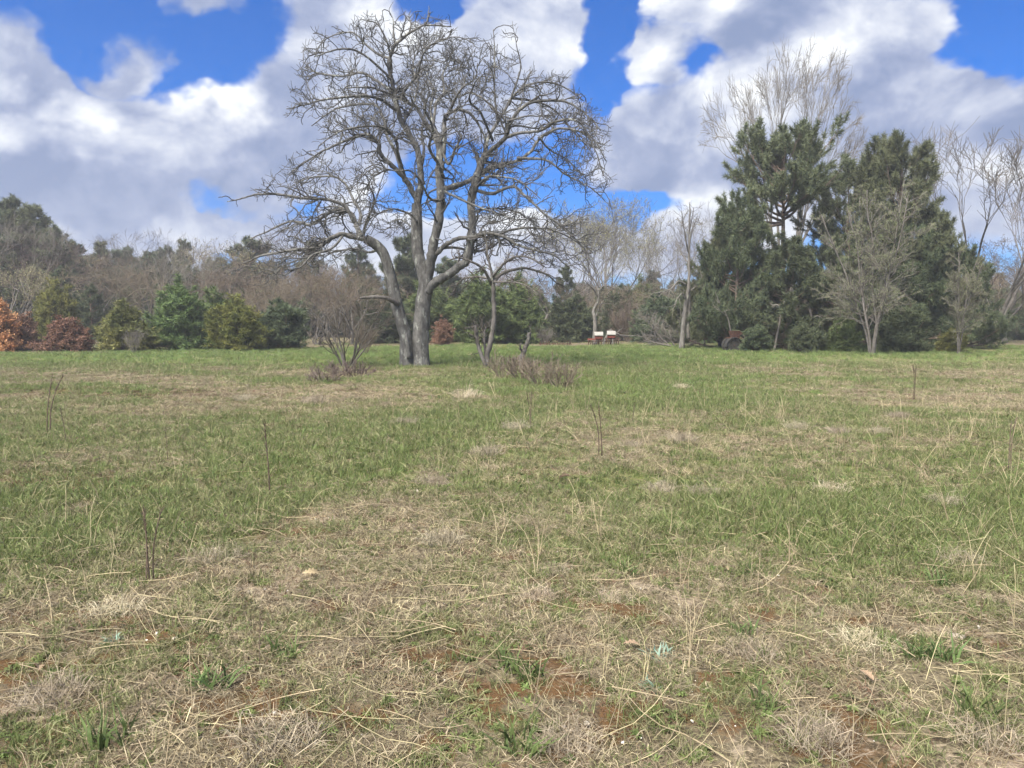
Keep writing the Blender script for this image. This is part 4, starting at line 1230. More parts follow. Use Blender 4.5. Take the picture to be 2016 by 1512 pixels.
def skeleton_thing(name, label, cat, u, v_base, y, specs, m_main, m_twig=None, twig_n=0, twig_l=(.2, .6), sides=7, main='trunk', rest='branch', sub=3):
    """a dead tree or snag from hand-set branches: specs = (points in picture plane with depth, r0, r1)"""
    b = P(u, v_base, y)
    z0 = gh1(b[0], y)
    org = np.array([b[0], y, z0])
    root = tag(empty(name, tuple(org)), label, cat)
    cs = []
    for i, (pts, r0, r1) in enumerate(specs):
        mb = MB()
        p3 = [P(p[0], p[1], y + p[2]) for p in pts]
        if i == 0:
            p3[0][2] = z0 - .1
        c, R = rough_limb(mb, p3, r0, r1, 8 + 4 * len(pts), sides if r0 > .04 else 5, flare=.04 if i == 0 else 0)
        link(main if i == 0 else rest, relative(mb, org).mesh(rest, m_main), root)
        cs.append((cr(c, 16), np.interp(np.linspace(0, 1, 16), np.linspace(0, 1, len(R)), R), i))
    if twig_n:
        sel = [c for c in cs if c[2] > 0] or cs
        Pn = np.array([c[0] for c in sel])
        R = np.array([c[1] for c in sel])
        tw = MB()
        bb, t, bs, d, r = spawn(Pn, R, twig_n, .25, 1, (.4, 1.1), up=.2)
        P2, R2 = grow(bs, d, rng.uniform(*twig_l, len(bb)), 6, .22, (0, 0, .0), np.clip(r * .6, .008, .02), np.full(len(bb), .007))
        tw.tubes(P2, R2, 4)
        bb, t, bs, d, r = spawn(P2, R2, sub, .3, 1, (.4, 1.1), up=.2)
        P3, R3 = grow(bs, d, rng.uniform(*twig_l, len(bb)) * .5, 4, .2, (0, 0, .02), np.full(len(bb), .008), np.full(len(bb), .006))
        tw.tubes(P3, R3, 3)
        link('crown', relative(tw, org).mesh('twigs', m_twig), root)
    return root


skeleton_thing('small_dead_tree', 'small dead tree with pale straight trunk and flat tangled crown', 'tree', 957, 733, 27, [
    ([(957, 735, 0), (960, 700, 0), (963, 670, 0), (970, 630, 0), (971, 590, 0), (969, 556, 0)], .105, .07),
    ([(969, 560, 0), (955, 535, -.3), (935, 520, -.6), (905, 508, -.9), (880, 512, -1.1)], .06, .02),
    ([(969, 558, 0), (985, 540, .2), (1010, 532, .5), (1040, 528, .8), (1075, 540, 1.0), (1100, 560, 1.1)], .07, .02),
    ([(969, 560, 0), (966, 525, 0), (958, 495, .1), (955, 460, .2)], .06, .02),
    ([(970, 545, 0), (990, 520, -.4), (1015, 505, -.8), (1045, 508, -1.1), (1070, 525, -1.2)], .05, .02),
    ([(969, 550, 0), (940, 545, .5), (910, 550, 1.0), (890, 575, 1.3)], .05, .015),
    ([(969, 556, 0), (1000, 555, -.6), (1030, 560, -1.0), (1060, 580, -1.2)], .04, .012),
    ([(956, 720, -.1), (945, 690, -.15), (940, 665, -.2), (935, 640, -.2)], .08, .05),
    ([(958, 700, .1), (955, 675, .15), (953, 655, .2), (958, 642, .2)], .06, .03),
], M['bark_dead'], M['twig_dark'], 15, (.25, .7))
skeleton_thing('lichen_snag', 'short crooked lichen grey snag leaning above the dead brambles', 'snag', 1022, 718, 28, [
    ([(1020, 722, 0), (1024, 705, 0), (1032, 690, 0), (1036, 675, 0), (1042, 655, 0)], .11, .06),
    ([(1030, 693, 0), (1024, 684, -.1), (1026, 676, -.1)], .04, .03),
    ([(1038, 672, 0), (1044, 664, .1), (1045, 650, .1)], .03, .015),
], M['bark_dead'], M['twig_dark'], 2, (.1, .3))
# lone shrub left of the trunks
b0 = P(683, 725, 28.0)
SHR = shrub_kind(3.0, 4.6, stems=10, twig='twig_dark', n1=7, n2=5, r=.042, wob=.15, tipr=.007)
place(SHR, 'lone_leafless_shrub', 'leafless many stemmed dark shrub left of the twin trunks', 'shrub', (b0[0], 28.0, gh1(b0[0], 28.0)), .7, (.9, .9, .85))
# bramble thicket right of the small dead tree
BRM = shrub_kind(.8, 1.5, stems=24, twig='twig_brown', n1=4, n2=2, r=.009, wob=.2, tipr=.005)
for i, (u, v, s, lb) in enumerate(((990, 742, 1.0, 'dead bramble tuft hugging the small dead trunk'), (1030, 748, 1.1, 'dead bramble clump under the lichen snag'),
                                   (1068, 758, 1.05, 'dead bramble clump in the middle of the bramble row'), (1105, 762, 1.0, 'dead bramble clump ending the bramble row in green grass'))):
    g = G(u, v)
    place(BRM, 'bramble', lb, 'shrub', (g[0], g[1], gh1(*g)), i * 1.7, s, 'dead brambles')
BRL = shrub_kind(.55, 1.3, stems=20, twig='twig_purple', n1=5, n2=4, r=.008, wob=.22, tipr=.005)
for i, (u, v, lb) in enumerate(((668, 738, 'low dead canes at the foot of the lone leafless shrub'), (705, 742, 'low dead canes right of the lone leafless shrub'),
                                (640, 752, 'low dead canes left of the lone leafless shrub'))):
    g = G(u, v)
    place(BRL, 'dead_canes', lb, 'shrub', (g[0], g[1], gh1(*g)), i * 2.1, 1.0, 'low dead canes')
skeleton_thing('broken_snag', 'broken pale snag trunk with bent neck behind the planter', 'snag', 1170, 655, 56.5, [
    ([(1171, 655, 0), (1172, 630, 0), (1171, 612, 0), (1177, 595, 0), (1178, 568, 0)], .16, .08),
    ([(1177, 585, 0), (1170, 572, -.2), (1160, 562, -.5), (1150, 552, -.8)], .07, .02),
    ([(1178, 575, 0), (1190, 562, .2), (1210, 568, .4), (1235, 572, .7)], .05, .015),
    ([(1172, 625, 0), (1182, 600, .3), (1192, 598, .4)], .05, .02),
], M['bark_dead'], M['twig_grey'], 6, (.5, 1.4), sides=9)
skeleton_thing('split_snag', 'split dead trunk, two pale halves around a dark hollow, tall bare top', 'snag', 1348, 668, 47.5, [
    ([(1342, 670, 0), (1344, 640, 0), (1349, 605, 0), (1353, 575, 0), (1355, 540, .1), (1356, 490, .1), (1357, 440, .1), (1358, 398, .1)], .16, .025),
    ([(1356, 668, .1), (1356, 640, .1), (1358, 605, .1), (1354, 570, .1)], .13, .07),
    ([(1351, 590, 0), (1345, 578, -.3), (1335, 585, -.6), (1328, 602, -.8)], .06, .02),
    ([(1350, 560, 0), (1335, 554, -.4), (1318, 570, -.9), (1290, 578, -1.4)], .07, .02),
    ([(1356, 500, .1), (1350, 470, -.3), (1345, 440, -.5), (1342, 415, -.6)], .05, .02),
    ([(1357, 480, .1), (1364, 450, .5), (1372, 430, .8)], .05, .015),
    ([(1356, 520, .1), (1342, 500, .6), (1336, 480, .8)], .05, .015),
    ([(1356, 460, .1), (1363, 425, -.3), (1366, 408, -.4)], .035, .012),
    ([(1353, 575, 0), (1375, 565, .4), (1395, 580, .9)], .05, .015),
], M['bark_dead'], M['twig_grey'], 9, (.3, 1.1), sides=9)
skeleton_thing('thin_sapling', 'thin upright bare sapling right of the split dead trunk', 'tree', 1387, 684, 49, [
    ([(1387, 685, 0), (1386, 650, 0), (1385, 615, 0), (1387, 590, 0), (1383, 560, 0), (1378, 530, 0)], .055, .015),
    ([(1386, 608, 0), (1392, 598, .1), (1398, 585, .2), (1396, 560, .3)], .03, .01),
    ([(1385, 575, 0), (1375, 560, -.3), (1368, 540, -.5)], .02, .008),
    ([(1386, 620, 0), (1372, 612, -.3), (1362, 605, -.5)], .02, .008),
], M['bark_grey'], M['twig_grey'], 8, (.4, 1.0))
skeleton_thing('leaning_sapling', 'thin bare sapling leaning over the rusty machine', 'tree', 1446, 690, 43.5, [
    ([(1446, 692, 0), (1440, 660, 0), (1432, 625, 0), (1418, 600, 0), (1408, 575, 0)], .045, .012),
    ([(1430, 622, 0), (1418, 612, -.2), (1410, 600, -.3)], .02, .008),
], M['bark_grey'], M['twig_grey'], 5, (.3, .8))
# fallen branches at the pine foot
skeleton_thing('fallen_limb', 'pale broken limb hanging at the foot of the tall pine', 'branch', 1540, 640, 43.2, [
    ([(1525, 622, 0), (1540, 605, 0), (1550, 590, .1), (1562, 578, .2)], .06, .04),
    ([(1538, 610, 0), (1530, 600, .1), (1520, 602, .2)], .05, .02),
    ([(1600, 640, 0), (1596, 610, 0), (1590, 590, .2)], .05, .03),
    ([(1596, 628, 0), (1612, 622, -.1), (1622, 640, -.1)], .04, .02),
], M['bark_grey'], M['twig_grey'], 4, (.2, .5))
# brush pile and log
skeleton_thing('fallen_log', 'pale fallen log with forked end behind the planter', 'log', 1215, 655, 60, [
    ([(1188, 648, 0), (1200, 652, 0), (1212, 657, .2), (1224, 661, .4)], .11, .07),
    ([(1212, 657, .2), (1220, 650, .3), (1225, 647, .3)], .04, .02),
    ([(1216, 660, .3), (1240, 661, .4), (1258, 660, .5)], .05, .02),
], M['bark_dead'], None, 0)
skeleton_thing('brush_pile', 'sprawling fallen dead branch pile in front of the split trunk', 'brush pile', 1335, 686, 51, [
    ([(1345, 684, 0), (1320, 681, -.1), (1295, 676, -.2), (1272, 668, -.3)], .08, .03),
    ([(1330, 684, 0), (1322, 668, .2), (1318, 652, .3)], .06, .02),
    ([(1335, 684, 0), (1345, 672, -.1), (1362, 662, -.2)], .05, .02),
    ([(1330, 683, 0), (1300, 682, .6), (1275, 676, 1.1)], .05, .02),
    ([(1338, 684, 0), (1336, 665, -.4), (1330, 645, -.6)], .04, .015),
    ([(1320, 682, 0), (1298, 662, .3), (1280, 640, .5), (1268, 628, .6)], .05, .015),
    ([(1345, 684, 0), (1360, 680, .5), (1372, 668, .9)], .05, .015),
    ([(1310, 680, .2), (1290, 660, .8), (1290, 640, 1.2)], .04, .012),
], M['bark_grey'], M['twig_grey'], 24, (.4, 1.4), main='bough', sub=5)


# ================================================================== OLD FARM MACHINES
def at_ground(u, y):
    p = P(u, 690, y)
    return np.array([p[0], y, gh1(p[0], y)])


def build_planter():
    y = 53.5
    o = at_ground(1188, y)
    root = tag(empty('corn_planter', tuple(o), math.radians(-4)), 'old two row planter with white seed boxes on rusty red frame', 'farm machine')
    k = y / F_PX

    def add(nm, mb, m, par=None):
        return link(nm, mb.mesh(nm, m, False), par or root)
    for sgn, x0, x1, zb, hx in ((-1, -1.10, -.10, .46, -.33), (1, .12, 1.08, .52, .53)):
        add('tool_bar', MB().box(((x0 + x1) / 2, 0, zb), (x1 - x0, .10, .10)), M['red_paint' if sgn < 0 else 'rust_dark'])
        add('rear_bar', MB().box(((x0 + x1) / 2, .55, zb - .04), (x1 - x0, .08, .08)), M['rust_dark'])
        hop = add('seed_box', MB().box((hx, .05, zb + .14), (.52, .40, .17)), M['red_paint'])
        ca, sa = math.cos(.55), math.sin(.55)
        rot = [[1, 0, 0], [0, ca, -sa], [0, sa, ca]]
        add('box_lid', MB().box((hx, -.02, zb + .38), (.60, .50, .035), rot), M['white_paint'])
        add('box_front', MB().box((hx, -.20, zb + .27), (.585, .025, .09)), M['white_paint'])
        add('hinge', MB().box((hx, .19, zb + .51), (.46, .04, .03)), M['rust'])
        for j, x in enumerate(np.linspace(x0 + .06, x1 - .06, 7)):
            mb = MB()
            mb.tube(cr([(x, -.02, zb), (x + .01, -.12, zb - .15), (x, -.06, zb - .32), (x - .01, .05, .0)], 8), [.028] * 5 + [.026, .022, .014], 6)
            add('shank', mb, M['rust_dark' if j % 3 else 'rust'])
        for x in (x0 + .12, x1 - .12):
            add('side_rail', MB().box((x, .27, zb - .02), (.06, .60, .06)), M['rust'])
        mb = MB()
        ang = np.linspace(0, 2 * math.pi, 25)
        mb.tube(np.stack([np.full(25, hx), .62 + .30 * np.cos(ang), .30 + .30 * np.sin(ang)], 1), .035, 6, cap=False)
        for a in np.linspace(0, math.pi, 4, endpoint=False):
            mb.tube([(hx, .62 - .29 * math.cos(a), .30 - .29 * math.sin(a)), (hx, .62 + .29 * math.cos(a), .30 + .29 * math.sin(a))], .012, 5)
        add('press_wheel', mb, M['rust_dark'])
    add('axle', MB().tube([(-1.0, .62, .30), (1.0, .62, .30)], .025, 7), M['rust'])
    add('centre_post', MB().box((.02, .05, .36), (.07, .09, .72)), M['bark_dead'])
    add('centre_plate', MB().box((.62, -.14, .30), (.09, .03, .36)), M['bark_dead'])


def build_harrow():
    y = 55.0
    o = at_ground(1093, y)
    root = tag(empty('spike_harrow', tuple(o), math.radians(3)), 'low rusty spike harrow with upright teeth in dry grass', 'farm machine')
    for dy in (-.25, .2):
        link('frame_bar', MB().box((0, dy, .10), (2.3, .06, .05)).mesh('frame_bar', M['rust'], False), root)
    for x in (-1.05, 0, 1.05):
        link('cross_bar', MB().box((x, -.02, .152), (.06, .58, .05)).mesh('cross_bar', M['rust_dark'], False), root)
    xs = [-1.05, -.72, -.62, -.32, -.15, -.05, .22, .3, .55, .72, .86, 1.02]
    for i, x in enumerate(xs):
        ln = rng.uniform(.22, .36)
        tl = rng.normal(0, .08) + (.12 if i % 4 == 1 else 0)
        mb = MB().tube([(x, (-.25, .2)[i % 2], -.04), (x - tl * .5, (-.25, .2)[i % 2], ln * .5), (x - tl, (-.25, .2)[i % 2] + .02, ln)], [.022, .024, .018], 6)
        link('tooth', mb.mesh('tooth', M['rust_dark' if i % 3 else 'rust'], False), root)


def build_rusty():
    y = 43.0
    o = at_ground(1442, y)
    root = tag(empty('rusty_machine', tuple(o), math.radians(10)), 'rusty red farm implement with dark wheel under the pines', 'farm machine')

    def add(nm, mb, m):
        return link(nm, mb.mesh(nm, m, False), root)
    add('hopper', MB().box((.12, 0, .98), (.34, .42, .36), taper=1.45), M['rust'])
    add('tray', MB().box((.05, 0, .76), (.72, .5, .05)), M['rust'])
    mb = MB()
    a = np.linspace(-.1, math.pi + .1, 22)
    V = np.concatenate([np.stack([-.05 + rr * np.cos(a), np.full(22, yy), .30 + rr * np.sin(a)], 1) for rr, yy in ((.50, -.42), (.50, -.10), (.47, -.10), (.47, -.42))])
    k = np.arange(21)
    mb.add(V, quads=np.concatenate([np.stack([p * 22 + k, p * 22 + k + 1, ((p + 1) % 4) * 22 + k + 1, ((p + 1) % 4) * 22 + k], 1) for p in range(4)]))
    add('fender', mb, M['tyre'])
    for yy in (-.27, .40):
        mb = MB()
        ang = np.linspace(0, 2 * math.pi, 31)
        mb.tube(np.stack([-.05 + .33 * np.cos(ang), np.full(31, yy), .36 + .33 * np.sin(ang)], 1), .09, 8, cap=False)
        mb.tube([(-.05, yy - .05, .36), (-.05, yy + .05, .36)], [.25, .25], 14)
        add('wheel', mb, M['tyre'])
    add('axle', MB().tube([(-.05, -.34, .36), (-.05, .5, .36)], .04, 8), M['rust_dark'])
    add('strut', MB().tube([(.3, .05, .72), (.62, .1, 1.05)], .028, 6), M['rust'])
    add('drawbar', MB().tube([(.1, .05, .5), (.9, -.3, .22), (1.5, -.5, .06)], .04, 6), M['rust_dark'])


build_planter()
build_harrow()
build_rusty()


# ================================================================== GRASS AND LITTER (nobody could count it)
def blades(n, spread, h, lean, width, curl=.5, fall=0.0, lumps=1):
    """a tuft: n bent blades; lean 0 upright .. 1.5 lying; width at the base"""
    a = rng.uniform(0, 6.28, n)
    r = spread * np.sqrt(rng.uniform(0, 1, n))
    base = np.stack([np.cos(a) * r, np.sin(a) * r, np.full(n, -.01)], 1)
    az_ = rng.uniform(0, 6.28, n)
    le = rng.uniform(lean[0], lean[1], n)
    L = rng.uniform(h[0], h[1], n)
    d0 = np.stack([np.cos(az_) * np.sin(le), np.sin(az_) * np.sin(le), np.cos(le)], 1)
    le2 = le + curl * rng.uniform(.2, 1.3, n)
    d1 = np.stack([np.cos(az_) * np.sin(le2), np.sin(az_) * np.sin(le2), np.cos(le2)], 1)
    mid = base + d0 * (L * .5)[:, None]
    tip = mid + d1 * (L * .5)[:, None]
    tip[:, 2] = np.maximum(tip[:, 2], .004 + fall * rng.uniform(0, 1, n))
    mid[:, 2] = np.maximum(mid[:, 2], .006 + fall * rng.uniform(0, 1, n))
    s_ = nrm(np.cross(d0, rng.normal(size=(n, 3)))) * (width * rng.uniform(.6, 1.3, (n, 1)) / 2)
    V = np.stack([base - s_, base + s_, mid + s_ * .8, mid - s_ * .8, tip], 1)
    i = np.arange(n)[:, None] * 5
    mb = MB()
    mb.add(V, quads=i + np.array([0, 1, 2, 3]), tris=i + np.array([3, 2, 4]), tint=np.repeat(rng.uniform(0, 1, n), 5))
    return mb


def rosette(n, L, wid, rise=.35, mb=None):
    """broad leaves lying round a centre"""
    mb = mb or MB()
    for i in range(n):
        a = 6.28 * i / n + rng.uniform(-.4, .4)
        l = L * rng.uniform(.6, 1.15)
        d = np.array([math.cos(a), math.sin(a), 0])
        s_ = np.array([-math.sin(a), math.cos(a), 0])
        z = l * rise * rng.uniform(.4, 1.4)
        w = wid * rng.uniform(.7, 1.2)
        V = [d * .005 - s_ * w * .25, d * .005 + s_ * w * .25, d * l * .55 + s_ * w * .5 + [0, 0, z], d * l * .55 - s_ * w * .5 + [0, 0, z], d * l + [0, 0, z * .7]]
        mb.add(np.array(V), quads=[[0, 1, 2, 3]], tris=[[3, 2, 4]], tint=rng.uniform(0, 1))
    return mb


def proto(name, mb, m):
    o = bpy.data.objects.new(name, mb.mesh(name, m, False))
    return o


def scatter(name, label, cat, xy, scale, idx, protos, tilt=.15, zoff=0.0, tint=None):
    n = len(xy)
    me = bpy.data.meshes.new(name)
    me.vertices.add(n)
    z = gh(xy[:, 0], xy[:, 1]) + zoff
    co = np.stack([xy[:, 0], xy[:, 1], z], 1).astype(np.float32)
    me.vertices.foreach_set('co', co.ravel())
    rot = np.stack([rng.normal(0, tilt, n), rng.normal(0, tilt, n), rng.uniform(0, 6.28, n)], 1).astype(np.float32)
    for nm, typ, val, key in (('rot', 'FLOAT_VECTOR', rot, 'vector'), ('scl', 'FLOAT', np.asarray(scale, np.float32), 'value'), ('idx', 'INT', np.asarray(idx, np.int32), 'value'),
                              ('tint', 'FLOAT', np.asarray(tint if tint is not None else rng.uniform(0, 1, n), np.float32), 'value')):
        at = me.attributes.new(nm, typ, 'POINT')
        at.data.foreach_set(key, val.ravel())
    o = link(name, me)
    tag(o, label, cat, kind='stuff')
    ng = bpy.data.node_groups.new(name + '_nodes', 'GeometryNodeTree')
    ng.interface.new_socket('Geometry', in_out='INPUT', socket_type='NodeSocketGeometry')
    ng.interface.new_socket('Geometry', in_out='OUTPUT', socket_type='NodeSocketGeometry')
    q = NT(ng)
    gi, go = q.n('NodeGroupInput'), q.n('NodeGroupOutput')
    g2i = q.n('GeometryNodeGeometryToInstance')
    for p in reversed(protos):
        oi = q.n('GeometryNodeObjectInfo')
        oi.inputs['Object'].default_value = p
        oi.inputs['As Instance'].default_value = False
        ng.links.new(oi.outputs['Geometry'], g2i.inputs[0])

    def na(nm, typ):
        nd = q.n('GeometryNodeInputNamedAttribute', data_type=typ)
        nd.inputs['Name'].default_value = nm
        return nd.outputs[0]
    e2r = q.n('FunctionNodeEulerToRotation', {0: na('rot', 'FLOAT_VECTOR')})
    iop = q.n('GeometryNodeInstanceOnPoints')
    iop.inputs['Pick Instance'].default_value = True
    ng.links.new(gi.outputs[0], iop.inputs['Points'])
    ng.links.new(g2i.outputs[0], iop.inputs['Instance'])
    ng.links.new(na('idx', 'INT'), iop.inputs['Instance Index'])
    ng.links.new(e2r.outputs[0], iop.inputs['Rotation'])
    ng.links.new(na('scl', 'FLOAT'), iop.inputs['Scale'])
    ng.links.new(iop.outputs[0], go.inputs[0])
    md = o.modifiers.new('scatter', 'NODES')
    md.node_group = ng
    return o


def wedge(n, y0, y1, margin=1.25, pow_=1.0):
    """random ground points ahead of the camera between two distances, a bit wider than the view"""
    y = np.sqrt(rng.uniform(y0 ** 2, y1 ** 2, n)) if pow_ == 1 else y0 + (y1 - y0) * rng.uniform(0, 1, n) ** pow_
    x = rng.uniform(-1, 1, n) * (.67 * y * margin + .6)
    return np.stack([x, y], 1)


# --- green blades
gp = [proto('grass_tuft_a', blades(14, .035, (.04, .11), (.05, .7), .005, .6), M['g_green']),
      proto('grass_tuft_b', blades(20, .05, (.04, .10), (.1, .9), .005, .7), M['g_green']),
      proto('grass_tuft_c', blades(16, .05, (.04, .12), (.1, .9), .0055, .7), M['g_olive']),
      proto('grass_tuft_d', blades(20, .06, (.05, .12), (.3, 1.2), .005, .8), M['g_olive']),
      proto('grass_rosette', rosette(9, .03, .010, .8, rosette(12, .05, .014)), M['g_green'])]
pts = np.concatenate([wedge(38000, 2.1, 7.0), wedge(46000, 7.0, 16.0), wedge(34000, 16.0, 30.0)])
lu, ta, re, mo, sa = zones(pts[:, 0], pts[:, 1])
cl = np.maximum(fbm(pts[:, 0], pts[:, 1], 3.0, 91, 3), fbm(pts[:, 0], pts[:, 1], 7.0, 97, 2) * .93)
prob = np.clip(.10 + .75 * lu + 5.0 * np.clip(cl - .50, 0, 1) - .35 * sa - .25 * re - .1 * ta, .03, 1)
keep = rng.uniform(0, 1, len(pts)) < prob
pts, lu2, cl2 = pts[keep], lu[keep], cl[keep]
sc = rng.uniform(.6, 1.25, len(pts)) * (.75 + .5 * lu2) * np.clip(.8 + .03 * pts[:, 1], .8, 1.7)
idx = np.where(rng.uniform(0, 1, len(pts)) < .22 + .42 * lu2, rng.integers(0, 2, len(pts)), rng.integers(2, 5, len(pts)))
scatter('grass', 'short patchy green grass growing through the dry thatch', 'grass', pts, sc, idx, gp)

# --- lush taller grass round the old tree and across the middle field
lp = [proto('lush_tuft_a', blades(34, .20, (.10, .26), (.05, .6), .012, .6), M['g_lush']),
      proto('lush_tuft_b', blades(34, .22, (.08, .22), (.05, .8), .012, .7), M['g_lush']),
      proto('lush_tuft_c', blades(30, .22, (.08, .20), (.1, .9), .012, .7), M['g_olive']),
      proto('lush_tuft_d', blades(22, .22, (.10, .26), (.1, 1.0), .010, .7), M['g_straw'])]
pts = np.concatenate([wedge(9000, 9, 22), wedge(26000, 18, 60), wedge(8000, 50, 80)])
lu, ta, re, mo, sa = zones(pts[:, 0], pts[:, 1])
far = np.clip((pts[:, 1] - 14) / 12, 0, 1)
keep = rng.uniform(0, 1, len(pts)) < np.clip(lu * 1.1 - .1 + .16 * far, 0, 1)
pts, lu = pts[keep], lu[keep]
r_ = rng.uniform(0, 1, len(pts))
idx = np.where(r_ < .25 + .62 * lu, rng.integers(0, 2, len(pts)), np.where(r_ < .90 + .08 * lu, 2, 3))
scatter('meadow_grass', 'taller lush green grass around the old tree', 'grass', pts, rng.uniform(.55, 1.1, len(pts)) * (.55 + .5 * lu) * np.clip(.40 + .03 * (pts[:, 1] - 8), .40, 1.0), idx, lp)

# --- dry thatch lying on the ground
tp = [proto('thatch_a', blades(36, .13, (.05, .17), (1.15, 1.6), .0028, .4, .02), M['g_grey']),
      proto('thatch_b', blades(34, .13, (.05, .16), (1.0, 1.6), .0028, .6, .025), M['g_grey']),
      proto('thatch_c', blades(22, .12, (.06, .20), (1.1, 1.6), .0028, .5, .03), M['g_straw']),
      proto('thatch_d', blades(32, .12, (.04, .12), (1.0, 1.6), .0035, .5, .02), M['g_red'])]
pts = np.concatenate([wedge(13000, 2.1, 7.0), wedge(20000, 7.0, 16.0), wedge(16000, 16.0, 28.0)])
lu, ta, re, mo, sa = zones(pts[:, 0], pts[:, 1])
cl = fbm(pts[:, 0], pts[:, 1], 1.8, 95, 3)
keep = rng.uniform(0, 1, len(pts)) < np.clip(.40 + 3.2 * (cl - .5) - .45 * lu - .45 * mo - .4 * sa + .3 * ta, .04, 1)
pts, re, ta = pts[keep], re[keep], ta[keep]
r_ = rng.uniform(0, 1, len(pts))
idx = np.where(rng.uniform(0, 1, len(pts)) < re * 1.1, 3, np.where(r_ < .68 - .4 * ta, rng.integers(0, 2, len(pts)), np.where(r_ < .93, 2, 3)))
scatter('thatch', 'grey and straw coloured dead grass thatch on the ground', 'dead grass', pts, rng.uniform(.6, 1.3, len(pts)) * np.clip(.85 + .03 * pts[:, 1], .85, 1.7), idx, tp, tilt=.08)

# --- short matted litter and stubble
mp = [proto('litter_a', blades(60, .15, (.02, .07), (1.1, 1.6), .0032, .5, .015), M['g_grey']),
      proto('litter_b', blades(60, .15, (.02, .08), (1.1, 1.6), .0028, .5, .02), M['g_straw']),
      proto('litter_c', blades(60, .15, (.015, .06), (1.0, 1.6), .0040, .5, .012), M['g_red']),
      proto('stubble', blades(26, .10, (.04, .11), (.3, 1.2), .0026, .8, .01), M['g_straw']),
      proto('stubble_grey', blades(30, .11, (.03, .10), (.4, 1.3), .0026, .8, .01), M['g_grey'])]
pts = np.concatenate([wedge(13000, 2.1, 7.0), wedge(22000, 7.0, 17.0), wedge(16000, 17.0, 30.0)])
lu, ta, re, mo, sa = zones(pts[:, 0], pts[:, 1])
cl = fbm(pts[:, 0], pts[:, 1], 2.6, 195, 3)
keep = rng.uniform(0, 1, len(pts)) < np.clip(.50 + 4.0 * (cl - .5) - .35 * lu - .4 * mo - .3 * sa, .05, 1)
pts, re = pts[keep], re[keep]
idx = np.where(rng.uniform(0, 1, len(pts)) < re, 2, rng.choice([0, 0, 0, 1, 2, 3, 4, 4], len(pts)))
scatter('leaf_litter', 'short matted dead grass bits and stubble between the green tufts', 'dead grass', pts, rng.uniform(.7, 1.3, len(pts)) * np.clip(.85 + .03 * pts[:, 1], .85, 1.7), idx, mp, tilt=.06)

# --- standing straw stems
sp = []
for i in range(6):
    mb = MB()
    for k in range((1, 1, 2, 3, 2, 1)[i]):
        a = rng.uniform(0, 6.28)
        le = rng.uniform(.03, .45)
        h = rng.uniform(.7, 1.0)
        bs = rng.normal(0, .02, 3) * [1, 1, 0]
        d = np.array([math.cos(a) * math.sin(le), math.sin(a) * math.sin(le), math.cos(le)])
        bend = np.array([math.cos(a + .6), math.sin(a + .6), -.4]) * rng.uniform(.05, .25)
        mb.tube(cr([bs, bs + d * h * .4, bs + d * h * .75 + bend * .3, bs + d * h + bend], 7), np.linspace(.0056, .0024, 7), 4)
        if rng.uniform() < .7:
            s0 = bs + d * h * rng.uniform(.3, .6)
            e = nrm(d * .3 + rng.normal(size=3) * .6)
            mb.tube([s0, s0 + e * .12, s0 + e * .2 + np.array([0, 0, -.06])], [.0028, .0022, .001], 3)
    sp.append(proto('straw_stem', mb, M['g_straw']))
pts = np.concatenate([wedge(620, 2.3, 6.0), wedge(1100, 6.0, 14.0), wedge(1500, 14.0, 32.0)])
lu, ta, re, mo, sa = zones(pts[:, 0], pts[:, 1])
keep = rng.uniform(0, 1, len(pts)) < np.clip(.55 - .4 * lu + .45 * (pts[:, 0] > 0), .12, 1)
pts = pts[keep]
scatter('dry_stems', 'thin pale dry grass stems standing scattered over the meadow', 'dead grass', pts, rng.uniform(.10, .48, len(pts)) * np.clip(.62 + .05 * pts[:, 1], .7, 1.25), rng.integers(0, 6, len(pts)), sp, tilt=.22)
# --- fallen straw stems
pts = np.concatenate([wedge(1000, 2.2, 6.5), wedge(900, 6.5, 14.0)])
fl = []
for i in range(4):
    L = rng.uniform(.25, .5)
    mb = MB()
    mb.tube(cr([(-L / 2, 0, .012), (-L / 6, rng.normal(0, .008), .02 + rng.uniform(0, .012)), (L / 6, rng.normal(0, .008), .022), (L / 2, rng.normal(0, .025), .012 + rng.uniform(0, .07))], 6), np.linspace(.0024, .0011, 6), 4)
    fl.append(proto('fallen_stem', mb, M['g_straw']))
scatter('fallen_stems', 'pale dry grass stems lying flat over thatch and moss', 'dead grass', pts, rng.uniform(.5, 1.3, len(pts)), rng.integers(0, 4, len(pts)), fl, tilt=.12)
# --- pebbles
pb = []
for i in range(3):
    V = nrm(rng.normal(size=(14, 3))) * [1, .8, .55]
    import bmesh
    bm = bmesh.new()
    for v in V:
        bm.verts.new(v)
    bmesh.ops.convex_hull(bm, input=bm.verts)
    me = bpy.data.meshes.new('pebble')
    bm.to_mesh(me)
    bm.free()
    me.materials.append(M['pebble'])
    pb.append(bpy.data.objects.new('pebble', me))
pts = wedge(1500, 2.1, 7.5)
lu, ta, re, mo, sa = zones(pts[:, 0], pts[:, 1])
keep = rng.uniform(0, 1, len(pts)) < np.clip(.10 + .8 * sa + .25 * mo, 0, 1)
pts = pts[keep]
scatter('pebbles', 'tiny pale pebbles strewn over the bare sandy patches', 'pebbles', pts, rng.uniform(.003, .009, len(pts)) * rng.uniform(.6, 1.5, len(pts)), rng.integers(0, 3, len(pts)), pb, tilt=.5, zoff=.006)


# ================================================================== SINGLE PLANTS AND SMALL THINGS IN THE MEADOW
def gl(u, v):
    g = G(u, v)
    return (g[0], g[1], gh1(*g))


